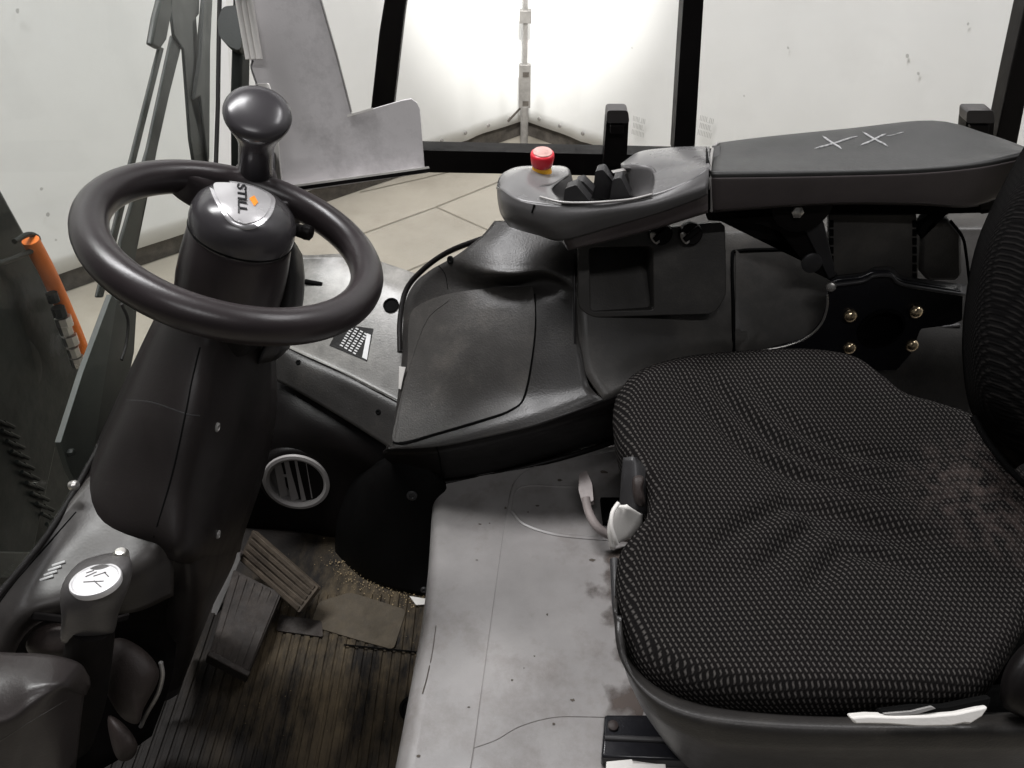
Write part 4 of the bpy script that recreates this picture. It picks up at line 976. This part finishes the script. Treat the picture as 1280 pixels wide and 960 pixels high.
# seat rail and scraps at the bottom
rl = thing('seat_rail', 'black steel seat rail with a bolt on the cover at the near front corner', 'rail', z_(775, 925, CZ + .01))
slab('rail_bar', [z_(u, v, CZ + .03) for u, v in ((756, 893), (900, 893), (900, 952), (752, 946))], M['steelblack'], rl, .025, .003, direction=Vector((0, 0, -1)))
tube('rail_groove', [z_(756, 922, CZ + .031), z_(900, 928, CZ + .031)], .004, M['darkgrey'], rl)
lathe('bolt', [(.007, 0), (.007, .004), (.004, .006), (0, .006)], z_(766, 908, CZ + .03), (0, 0, 1), M['boot'], rl, n=12)
ws_ = thing('plastic_scrap', 'cream torn strip below the seat rail at the bottom edge', 'scrap', z_(790, 958, CZ + .01))
slab('scrap', [z_(u, v, CZ + .035) for u, v in ((758, 952), (790, 949), (792, 954), (832, 955), (834, 985), (756, 985))], M['white'], ws_, .003, .0005, direction=Vector((0, 0, -1)))

# ================================================================== SEAT
st = thing('driver_seat', 'driver seat in black and grey woven cloth on a black shell', 'seat', z_(1020, 700, .25))
o_px = [(767, 515), (774, 487), (798, 464), (848, 449), (920, 442), (1000, 439), (1062, 448), (1098, 472), (1130, 495), (1175, 508), (1220, 525), (1270, 575), (1310, 650), (1315, 720), (1285, 780), (1258, 830), (1232, 864), (1180, 878), (1100, 882), (1000, 882), (900, 872), (843, 856), (804, 832), (781, 796), (771, 745), (773, 696), (790, 668), (806, 648), (811, 628), (806, 604), (790, 582), (774, 556)]
def zc(u, v): return .475 if v < 600 else (.475 - .035 * min(1, (v - 600) / 200))
oc = catmull([z_(a, b, zc(a, b)) for a, b in o_px], 8, True)
cen = z_(1040, 660, .47)
creases = [  # (polyline in the picture, depth, half width)
 ([(835, 478), (880, 520), (930, 560), (1000, 592), (1080, 612), (1200, 628)], .0045, .009),
 ([(875, 480), (915, 515), (965, 552), (1030, 580), (1100, 596), (1200, 608)], .0045, .009),
 ([(920, 478), (955, 512), (1000, 545), (1060, 568), (1130, 578), (1200, 586)], .0035, .009),
 ([(880, 690), (930, 655), (985, 628), (1060, 640), (1130, 660), (1190, 675)], .0045, .010),
 ([(940, 715), (980, 680), (1020, 650), (1090, 660), (1190, 690)], .004, .010),
 ([(1000, 745), (1030, 710), (1060, 680), (1110, 690), (1190, 715)], .004, .011),
 ([(870, 470), (930, 540), (1000, 610), (1050, 640)], .003, .02)]
cre = [([ (lambda q: (q.x, q.y))(z_(a, b, .475)) for a, b in pl_], dp, wd) for pl_, dp, wd in creases]
def segd(px, py, a, b):
    dx, dy = b[0] - a[0], b[1] - a[1]; t = max(0, min(1, ((px - a[0]) * dx + (py - a[1]) * dy) / (dx * dx + dy * dy)))
    return math.hypot(px - a[0] - dx * t, py - a[1] - dy * t)
def cush_h(x, y, s):
    h = 0
    for pl_, dp, wd in cre:
        ds = [(segd(x, y, pl_[i], pl_[i + 1]), i) for i in range(len(pl_) - 1)]; d, i = min(ds)
        if d > wd * 4: continue
        a_, b_ = pl_[i], pl_[i + 1]; dx_, dy_ = b_[0] - a_[0], b_[1] - a_[1]
        tt = (i + max(0, min(1, ((x - a_[0]) * dx_ + (y - a_[1]) * dy_) / (dx_ * dx_ + dy_ * dy_)))) / (len(pl_) - 1)
        h -= dp * 2.9 * math.sin(math.pi * min(1, max(0, tt))) ** .7 * math.exp(-(d / (wd * 1.25)) ** 2)
    # bucket: low middle, bolsters near and far, dip towards the backrest
    yy = (y - cen.y) / .26; h += .022 * min(1, abs(yy)) ** 2.2 - .012
    h += .0012 * noise.noise(Vector((x * 9, y * 9, 1)))
    return h
bm = bmesh.new(); uvl = bm.loops.layers.uv.new('cloth'); rings = []; uvd = {}
prof = [(.90, -.085), (.955, -.07), (.985, -.045), (1.0, -.018), (.998, -.004), (.985, .006), (.96, .0135), (.93, .019)]
ss = [.90 - .0225 * i for i in range(40)]
allp = prof + [(s, .0225 + .004 * (1 - s)) for s in ss if s > .01]
for s, dz in allp:
    rg = []; drop = max(0, .019 - dz) if s > .925 or dz < 0 else 0
    for p in oc:
        q = cen.lerp(p, s); dd = (p - cen).normalized(); base = p.z + (cen.z - .012 - p.z) * max(0, (1 - s)); wgt = max(0, min(1, (1 - s) / .12)) if s < 1 else 0
        rg.append(bm.verts.new((q.x, q.y, base + dz + cush_h(q.x, q.y, s) * wgt)))
        uvd[rg[-1]] = (cen.x + (p.x - cen.x) * min(s, .93) + dd.x * drop, cen.y + (p.y - cen.y) * min(s, .93) + dd.y * drop)
    rings.append(rg)
n = len(oc); cv = bm.verts.new((cen.x, cen.y, rings[-1][0].co.z))
for A, B in zip(rings, rings[1:]):
    for j in range(n): bm.faces.new((A[j - 1], A[j], B[j], B[j - 1]))
for j in range(n): bm.faces.new((rings[-1][j - 1], rings[-1][j], cv))
for f in bm.faces:
    for l in f.loops:
        l[uvl].uv = uvd.get(l.vert, (cen.x, cen.y))
SURF['cushion'] = BVHTree.FromBMesh(bm)
bm_obj('cushion', bm, M['weave'], st, ang=180)
# seat shell below
patch('shell', [
 [z_(772, 740, .40), z_(778, 800, .40), z_(806, 840, .40), z_(860, 868, .40), z_(960, 884, .40), z_(1100, 890, .40), z_(1320, 890, .40)],
 [(771, 760, .90), (778, 818, .875), (808, 862, .855), (864, 890, .845), (960, 902, .838), (1100, 906, .832), (1320, 905, .83)],
 [(774, 790, .905), (784, 845, .885), (815, 890, .865), (872, 917, .852), (960, 928, .842), (1100, 931, .835), (1320, 930, .832)],
 [(778, 805, .93), (790, 860, .91), (822, 905, .89), (880, 932, .87), (960, 943, .862), (1100, 946, .855), (1320, 945, .852)],
 [(786, 820, .97), (800, 880, .95), (835, 925, .93), (892, 952, .92), (960, 962, .91), (1100, 968, .90), (1320, 968, .90)],
 [(800, 830, 1.0), (815, 900, 1.0), (850, 950, 1.0), (900, 985, 1.0), (960, 1010, 1.0), (1100, 1020, 1.0), (1320, 1020, 1.0)]], M['console'], st, k=6, thick=.004)
tube('shell_lip', [z_(768, 700, .42), z_(774, 778, .415), z_(800, 838, .41), z_(858, 876, .41), z_(960, 893, .41), z_(1100, 900, .41), z_(1320, 902, .41)], .006, M['darkgrey'], st, k=5)
patch('seat_base', [
 [z_(785, 560, .38), z_(795, 640, .38), z_(800, 760, .36), z_(835, 850, .33), z_(950, 890, .33), z_(1320, 900, .33)],
 [z_(800, 570, .21), z_(810, 650, .21), z_(815, 770, .21), z_(845, 870, .21), z_(950, 920, .21), z_(1320, 930, .21)]], M['gap'], st, k=4)
# front adjuster bracket and paddle
patch('front_bracket', [[(779, 572, 1.06), (795, 572, 1.05), (812, 590, 1.06)], [(776, 600, 1.06), (796, 605, 1.045), (815, 615, 1.06)], [(774, 632, 1.07), (790, 640, 1.05), (812, 645, 1.06)]], M['darkgrey'], st, k=5, thick=.02)
blob('adjuster_knob', [(791, 598), (797, 594), (805, 597), (804, 612), (807, 630), (800, 633), (793, 626), (790, 610)], 1.045, .012, M['boot'], st)
patch('front_paddle', [[(772, 630, 1.03), (785, 634, 1.02), (803, 643, 1.04)], [(766, 645, 1.02), (783, 652, 1.03), (803, 655, 1.045)], [(763, 665, 1.02), (772, 672, 1.03), (800, 668, 1.05)], [(768, 688, 1.03), (772, 680, 1.035), (790, 672, 1.055)]], M['white'], st, k=5, thick=.006)
tube('paddle_rim', [P(773, 629, 1.022), P(766, 640, 1.015), P(764, 656, 1.012), P(768, 672, 1.015), P(771, 680, 1.02)], .003, M['white'], st, k=4)
# side lever at the near edge : pale curved strip
sl = [(1063, 897), (1085, 895), (1120, 896), (1160, 895), (1195, 892), (1222, 886), (1236, 884), (1228, 896), (1212, 906), (1204, 905), (1190, 908), (1150, 909), (1110, 906), (1085, 905), (1068, 905)]
slab('side_lever', [P(u, v, .80) for u, v in sl], M['white'], st, .012, .002)
slab('lever_backing', [P(u, v, .806) for u, v in ((1100, 889), (1140, 884), (1180, 884), (1240, 872), (1236, 890), (1190, 896), (1100, 897))], M['gap'], st, .01, .002)
slab('lever_trim', [P(u, v, .802) for u, v in ((1104, 892), (1140, 889), (1165, 883), (1170, 886), (1150, 892), (1120, 896))], M['galv'], st, .003, .0005)
patch('rear_shroud', [[z_(1215, 860, .36), z_(1300, 850, .36), z_(1420, 850, .36)], [z_(1215, 900, .34), z_(1300, 900, .34), z_(1420, 900, .34)], [z_(1200, 980, .25), z_(1300, 980, .25), z_(1420, 980, .25)]], M['gap'], st, k=4)
box('base_block', (.62, .715, .285), (.84, .37, .15), M['gap'], st)
# backrest
bk = [
 [(1300, 150, .98), (1360, 130, .95), (1450, 120, .93), (1560, 120, .92)],
 [(1258, 222, 1.02), (1300, 205, .93), (1400, 190, .90), (1560, 190, .88)],
 [(1222, 300, 1.02), (1258, 292, .92), (1380, 280, .88), (1560, 280, .86)],
 [(1206, 380, 1.02), (1240, 376, .92), (1370, 370, .87), (1560, 370, .85)],
 [(1203, 450, 1.02), (1238, 450, .92), (1370, 450, .87), (1560, 450, .85)],
 [(1216, 520, 1.02), (1250, 515, .93), (1380, 530, .87), (1560, 530, .85)],
 [(1262, 590, 1.02), (1300, 575, .94), (1400, 600, .88), (1560, 600, .85)]]
bo = patch('backrest', bk, M['weave2'], st, k=6, thick=.05)
me = bo.data; lay = me.uv_layers.new(name='cloth')
for l in me.loops: c = me.vertices[l.vertex_index].co; lay.data[l.index].uv = (c.x + c.y * .6, c.z + c.y * .3)
tube('backrest_piping', [P(1216, 520, 1.0), P(1240, 560, .99), P(1275, 600, .98), P(1320, 640, .97)], .004, M['gap'], st, k=4)
blob('hinge_cover', [(1250, 860), (1262, 825), (1290, 800), (1340, 800), (1340, 905), (1262, 890)], .83, .03, M['black'], st)

# ================================================================== ARMREST
ar = thing('armrest', 'charcoal padded armrest with joystick pod, carried on a bracket beyond the seat', 'armrest', P(1080, 240, 1.12))
AY = 1.03
FT = [(888, 217), (960, 216), (1060, 214), (1150, 211), (1225, 204), (1290, 190)]   # front top edge
BT = [(896, 178), (960, 170), (1060, 160), (1166, 150), (1232, 166), (1290, 186)]   # back top edge
FB = [(889, 264), (960, 259), (1060, 254), (1150, 255), (1222, 256), (1290, 226)]
rows = []
def ay(u, v, y): return Py(u, v, y)
bm = bmesh.new(); R_ = []
rowsP = [
 [ay(u, v + 2, 1.20) for u, v in BT],
 [ay(u, v + .5, 1.175) for u, v in BT],
 [ay(u, v + 4, 1.155) for u, v in BT],
 [ay((a + c) / 2, (b + d) / 2, 1.10) for (a, b), (c, d) in zip(FT, BT)],
 [ay(u, v - 5, AY + .012) for u, v in FT],
 [ay(u, v - .5, AY + .002) for u, v in FT],
 [ay(u, v + 5, AY) for u, v in FT]]
patch('pad', rowsP, mat('armrest_pad', (.040, .040, .039), .5, var=.12, bump=.15, dirt=(.066, .065, .062), dirt_amt=.4, dscale=8), ar, k=5, thick=.004)
patch('side_trim', [
 [ay(u, v + 4, AY + .0015) for u, v in FT],
 [ay(u, v + 8, AY - .001) for u, v in FT],
 [ay(u, v * .5 + w_ * .5, AY) for (u, v), (_, w_) in zip(FT, FB)],
 [ay(u, v - 4, AY + .004) for u, v in FB],
 [ay(u, v, AY + .012) for u, v in FB],
 [ay(u, v + 2, AY + .05) for u, v in FB]], mat('armrest_trim', (.085, .073, .073), .42, var=.15, bump=.1), ar, k=5, thick=.004)
slab('front_cap', rounded([ay(890, 181, 1.15), ay(889, 222, AY + .004), ay(889, 265, AY + .008), ay(889, 240, 1.15)], .004), M['darkgrey'], ar, .012, .002, direction=Vector((1, 0, 0)))
tube('bright_edge', [ay(897, 179, 1.16), ay(891, 186, 1.14), ay(888, 205, 1.06), ay(887, 222, AY), ay(888, 245, AY - .001), ay(889, 264, AY)], .0022, M['galv'], ar, k=4)
slab('rear_face', [ay(1224, 255, AY + .012), ay(1290, 226, AY + .012), ay(1290, 258, 1.1), ay(1226, 268, 1.1)], M['gap'], ar, .03, .002)
# chalk marks
for a, b in (((1018, 186), (1072, 171)), ((1028, 170), (1052, 187)), ((1075, 182), (1108, 168)), ((1078, 165), (1110, 184)), ((1108, 170), (1130, 166))):
    pts = []
    for i in range(8):
        f_ = i / 7; p, n = on('pad', a[0] + (b[0] - a[0]) * f_, a[1] + (b[1] - a[1]) * f_ + math.sin(f_ * 5) * .6, .0003)
        if p: pts.append(p)
    if len(pts) > 2: tube('chalk_mark', pts, [.0003] + [.0017 if b[0] < 1120 else .0008] * (len(pts) - 2) + [.0003], M['chalk'] if 'chalk' in M else M.setdefault('chalk', mat('chalk', (.34, .34, .34), .9, var=.6, vscale=180, bump=0)), ar, n=6)
# joystick pod : loft of the near face, rim and bowl
PY = 1.0
def py(u, v, y): return Py(u, v, y)
pod_face = [
 [(621, 233, 1.10), (622, 250, 1.09), (626, 268, 1.088), (636, 283, 1.10)],
 [(629, 238, 1.05), (630, 255, 1.04), (636, 274, 1.04), (650, 288, 1.05)],
 [(652, 251, 1.015), (656, 264, 1.008), (662, 280, 1.006), (672, 294, 1.02)],
 [(700, 257, .998), (702, 270, .99), (703, 286, .988), (704, 301, .998)],
 [(760, 254, .995), (761, 262, .988), (763, 272, .986), (765, 284, .99)],
 [(815, 246, 1.0), (817, 253, .992), (819, 260, .99), (822, 267, .992)],
 [(860, 226, 1.01), (862, 236, 1.0), (863, 244, .996), (864, 252, .997)],
 [(886, 208, 1.02), (886, 222, 1.008), (885, 234, 1.0), (885, 243, 1.0)]]
pod_old = [
 [(621, 232, 1.10), (622, 255, 1.09), (628, 277, 1.09), (640, 284, 1.10)],
 [(628, 234, 1.06), (630, 262, 1.045), (640, 282, 1.045), (655, 290, 1.06)],
 [(650, 250, 1.02), (655, 268, 1.01), (665, 287, 1.01), (680, 296, 1.04)],
 [(700, 256, 1.0), (705, 272, .985), (708, 290, .985), (712, 311, 1.03)],
 [(760, 254, .995), (762, 268, .985), (764, 285, .985), (768, 301, 1.03)],
 [(815, 246, 1.0), (818, 262, .99), (820, 275, .99), (824, 286, 1.03)],
 [(860, 225, 1.01), (862, 245, 1.0), (863, 262, 1.0), (866, 275, 1.03)],
 [(886, 205, 1.02), (886, 230, 1.01), (885, 252, 1.01), (884, 268, 1.03)]]
rowsP = [[py(*q) for q in c] for c in pod_face]
podm = mat('pod_plastic', (.085, .082, .082), .36, var=.12, bump=.08)
podt = mat('pod_trim', (.060, .050, .050), .42, var=.12, bump=.08)
podsheen = mat('pod_top_sheen', (.15, .147, .146), .24, var=.12, bump=.05)
patch('pod_side', rowsP, podm, ar, k=5, thick=.004)
patch('pod_under_trim', [[py(*q) for q in c] for c in (
 [(704, 299, .999), (765, 282, .991), (822, 265, .993), (885, 241, 1.001)],
 [(707, 306, 1.001), (766, 293, .995), (823, 277, .997), (885, 253, 1.004)],
 [(710, 313, 1.012), (768, 300, 1.006), (824, 285, 1.006), (885, 266, 1.01)],
 [(700, 300, 1.10), (770, 295, 1.1), (826, 280, 1.1), (885, 262, 1.1)])], podt, ar, k=4, thick=.004)
# top of the front hook (wall sheen painted pale, curls round the bowl)
hook = [
 [(621, 234, 1.10), (628, 234, 1.06), (650, 249, 1.02), (700, 255, 1.0)],
 [(624, 222, 1.11), (640, 226, 1.075), (662, 241, 1.04), (700, 251, 1.015)],
 [(636, 213, 1.13), (655, 216, 1.10), (670, 231, 1.065), (698, 247, 1.03)],
 [(652, 209, 1.15), (672, 213, 1.13), (673, 224, 1.08), (695, 246, 1.03)],
 [(680, 210, 1.16), (695, 213, 1.15), (690, 222, 1.10), (694, 230, 1.06)],
 [(700, 208, 1.17), (712, 212, 1.17), (704, 220, 1.12), (700, 226, 1.09)]]
hook = [[(620, 236, 1.10), (628, 238, 1.05), (652, 251, 1.015), (702, 257, .998)],
        [(626, 219, 1.115), (640, 223, 1.08), (667, 237, 1.045), (700, 250, 1.02)],
        [(645, 209, 1.145), (660, 211, 1.12), (674, 225, 1.085), (690, 236, 1.06)],
        [(672, 207, 1.165), (684, 209, 1.15), (692, 217, 1.12), (702, 224, 1.10)],
        [(700, 207, 1.175), (708, 209, 1.17), (711, 212, 1.15), (712, 217, 1.13)]]
patch('pod_hook_top', [[py(*q) for q in c] for c in hook], podsheen, ar, k=6, thick=.004)
patch('bowl_wall', [[py(*q) for q in c] for c in (
  [(712, 212, 1.151), (702, 222, 1.105), (690, 230, 1.075), (673, 234, 1.055), (674, 243, 1.035), (700, 251, 1.01), (760, 252, 1.0), (812, 243, 1.005)],
  [(716, 225, 1.15), (710, 232, 1.115), (700, 240, 1.09), (690, 246, 1.07), (695, 252, 1.05), (715, 256, 1.03), (762, 258, 1.02), (805, 250, 1.03)],
  [(716, 240, 1.14), (716, 246, 1.12), (712, 252, 1.11), (712, 256, 1.09), (720, 260, 1.08), (735, 262, 1.07), (765, 262, 1.06), (795, 256, 1.07)])], podm, ar, k=5, thick=.004)
patch('bowl_floor', [[py(*q) for q in c] for c in ([(690, 228, 1.16), (760, 228, 1.16), (830, 222, 1.16)], [(685, 245, 1.11), (760, 246, 1.11), (830, 240, 1.11)], [(695, 256, 1.06), (760, 258, 1.05), (820, 250, 1.06)])], M['gap'], ar, k=4, thick=.003)
tube('rim_line', [py(675, 246, 1.02), py(700, 252.5, 1.0), py(730, 253.5, .995), py(760, 252, .993), py(790, 249, .996), py(815, 243, 1.0)], .0018, M['galv'], ar, k=4)
# palm rest: the humped block behind the bowl
M['palm'] = mat('palm_plastic', (.11, .107, .107), .27, var=.1, bump=.04)
patch('palm_rest', [[py(*q) for q in c] for c in (
  [(777, 208, 1.185), (800, 194, 1.20), (830, 189, 1.20), (860, 187, 1.20), (887, 187, 1.19)],
  [(777, 204, 1.17), (798, 190, 1.185), (830, 185, 1.185), (860, 183, 1.18), (887, 183, 1.17)],
  [(776, 206, 1.14), (799, 195, 1.15), (830, 190, 1.15), (860, 188, 1.14), (887, 188, 1.13)],
  [(783, 209, 1.11), (806, 204, 1.11), (834, 201, 1.10), (861, 199, 1.085), (887, 197, 1.07)],
  [(812, 212, 1.085), (822, 212, 1.08), (842, 210, 1.07), (864, 207, 1.055), (887, 202, 1.045)],
  [(818, 226, 1.05), (828, 224, 1.045), (846, 219, 1.04), (866, 214, 1.03), (887, 207, 1.025)],
  [(813, 245, 1.012), (828, 241, 1.009), (846, 234, 1.008), (866, 224, 1.01), (887, 211, 1.017)])], M['palm'], ar, k=5, thick=.003)
patch('palm_front', [[py(*q) for q in c] for c in (
  [(776, 207, 1.13), (792, 206, 1.10), (812, 208, 1.085), (822, 222, 1.06)],
  [(778, 230, 1.13), (795, 236, 1.09), (812, 236, 1.07), (820, 236, 1.045)],
  [(785, 244, 1.12), (795, 249, 1.08), (806, 247, 1.05), (814, 245, 1.02)])], podm, ar, k=5, thick=.004)
slab('side_panel_gap', [py(884, 186, 1.14), py(888, 206, 1.03), py(888, 262, 1.02), py(880, 262, 1.03), py(878, 246, 1.03), py(884, 206, 1.035)], M['gap'], ar, .01, 0, direction=Vector((0, 1, 0)))
tube('panel_notch', [py(668, 256, 1.005), py(665, 266, 1.003)], .0015, M['gap'], ar)
# finger levers
def finger(px, y, dy=.02, m='darkgrey'):
    return slab('finger_lever', rounded([py(u, v, y) for u, v in px], .003), M[m], ar, dy, .003, direction=Vector((.25, 1, 0)))
finger([(706, 236), (720, 231), (738, 253), (704, 254)], 1.05)
finger([(718, 228), (728, 226), (742, 240), (736, 252)], 1.07)
finger([(744, 214), (754, 212), (764, 228), (772, 232), (766, 248), (740, 248), (742, 232)], 1.09)
finger([(766, 224), (776, 222), (788, 246), (762, 250)], 1.065)
finger([(757, 218), (782, 213), (784, 217), (760, 222)], 1.11, .01, 'galv')
# emergency stop
ep = py(677, 214, 1.125); en_ = Vector((.02, -.12, 1)).normalized()
es = lathe('emergency_stop', [(.0155, -.004), (.0155, .0), (.0145, .003), (.0145, .012)], ep, en_, M['yellow'], ar, n=40)
lathe('button_cap', [(.0148, .011), (.0158, .012), (.0172, .020), (.0178, .027), (.0172, .030), (.0155, .0315), (.010, .0322), (0, .0324)], ep, en_, M['red'], es, n=48)
lathe('button_top', [(.0145, .0322), (.0140, .0332), (0, .0340)], ep, en_, mat('faded_red', (.55, .33, .30), .35, bump=0, var=.3, vscale=90), es, n=48)
# bracket and linkage below the pad
def sl_(name, px, y, m, th=.01, bv=.002, par=ar): return slab(name, [py(u, v, y) for u, v in px], M[m] if isinstance(m, str) else m, par, th, bv, direction=Vector((0, 1, 0)))
sl_('support_strut', [(880, 262), (960, 268), (1010, 285), (1048, 345), (1040, 352), (1015, 340), (975, 290), (950, 280), (885, 276)], 1.08, 'black', .02)
sl_('under_beam', [(884, 250), (1236, 246), (1236, 266), (1150, 268), (1030, 266), (890, 276)], 1.08, 'gap', .06)
sl_('pad_bracket', [(1036, 268), (1146, 268), (1148, 352), (1038, 356)], 1.09, 'wall', .012)
for i in range(7):
    for u0 in (1037, 1141):
        sl_('bracket_slot', [(u0, 276 + i * 11), (u0 + 5, 276 + i * 11), (u0 + 5, 284 + i * 11), (u0, 284 + i * 11)], 1.0885, 'gap', .002, 0)
hp = py(996, 262, 1.06)
lathe('pivot_disc', [(.045, 0), (.045, .006), (.038, .008), (0, .008)], py(1002, 252, 1.072), Vector((0, -1, .1)), M['black'], ar, n=40)
lathe('pivot_nut', [(.009, 0), (.009, .006), (.005, .008), (0, .008)], py(996, 264, 1.060), Vector((0, -1, .1)), M['chrome'], ar, n=6)
lathe('hinge_disc', [(.016, 0), (.016, .004), (.012, .006), (.005, .006), (0, .007)], py(1014, 328, 1.075), Vector((0, -1, .2)), M['darkgrey'], ar, n=24)
sl_('dark_strut', [(1000, 275), (1030, 278), (1046, 345), (1036, 350)], 1.075, 'darkgrey', .01)
sl_('rear_strut', [(1148, 290), (1160, 268), (1190, 262), (1186, 268), (1160, 282), (1152, 300)], 1.08, 'gap', .02)
sl_('motor_box', [(1152, 282), (1165, 275), (1185, 274), (1203, 290), (1204, 340), (1196, 352), (1160, 352), (1150, 340)], 1.095, 'wall', .03, .006)
tube('cable', [py(1188, 276, 1.09), py(1203, 296, 1.085), py(1208, 320, 1.085), py(1212, 356, 1.09)], .0022, M['gap'], ar, k=4)
# mounting plate with four bolts
mp = thing('seat_side_plate', 'glossy black steel plate with four yellow bolts round a large hole beyond the seat', 'bracket', py(1100, 440, 1.05))
MPY = 1.045
out_ = [py(u, v, MPY) for u, v in ((1036, 362), (1042, 352), (1060, 350), (1080, 348), (1090, 342), (1115, 342), (1126, 352), (1160, 358), (1206, 366), (1204, 405), (1152, 410), (1140, 440), (1120, 462), (1095, 462), (1060, 450), (930, 452), (936, 441), (985, 434), (1012, 422), (1028, 404), (1036, 382))]
TNs = TN; TN = Vector((0, -1, .05))
hc_ = py(1101, 411, MPY); circ = [hc_ + Vector((math.cos(2 * math.pi * i / 96), 0, math.sin(2 * math.pi * i / 96))) * .036 for i in range(96)]
out2 = rounded(out_, .006, 3)
# plate around the hole in two rings so that the outline stays true
Oa = by_angle(out2, hc_, 96); Ia = by_angle(circ, hc_, 96)
ring_plate('plate', Oa, Ia, M['steelblack'], mp, .008, Vector((0, 1, 0)), .0015)
lathe('hole_collar', [(.037, -.012), (.037, .003), (.0335, .003), (.0335, -.03), (0, -.03)], hc_, Vector((0, -1, 0)), M['gap'], mp, n=48)
TN = TNs
patch('plate_top_fold', [[py(u, v, MPY + .03) for u, v in ((1044, 344), (1080, 340), (1092, 334), (1114, 334), (1128, 345), (1165, 350), (1208, 356))], [py(u, v, MPY - .001) for u, v in ((1040, 356), (1078, 351), (1092, 344), (1114, 344), (1126, 354), (1162, 361), (1207, 368))]], M['darkgrey'], mp, k=5, thick=.004)
tube('bright_rim', [py(u, v, MPY - .002) for u, v in ((1034, 368), (1034, 384), (1027, 404), (1010, 421), (984, 432), (945, 439), (925, 441))], .0016, M['chrome'], mp, k=5)
for u, v in ((1062, 394), (1144, 389), (1061, 434), (1139, 431)):
    lathe('bolt', [(.0105, 0), (.0105, .0045), (.0085, .008), (.004, .010), (0, .0102)], py(u, v, MPY), Vector((.1, -1, .12)), M['gold'], mp, n=24)
sl_('rear_plate', [(1148, 412), (1202, 406), (1204, 470), (1160, 478), (1144, 470), (1140, 440)], 1.09, 'grey', .012, .003, mp)
sl_('gusset', [(1105, 452), (1134, 436), (1146, 470), (1150, 500), (1110, 490)], 1.08, 'vent', .01, .002, mp)
lathe('bright_stud', [(.008, 0), (.007, .006), (0, .009)], py(1039, 358, MPY), Vector((-.5, -1, .3)), M['chrome'], mp, n=14)
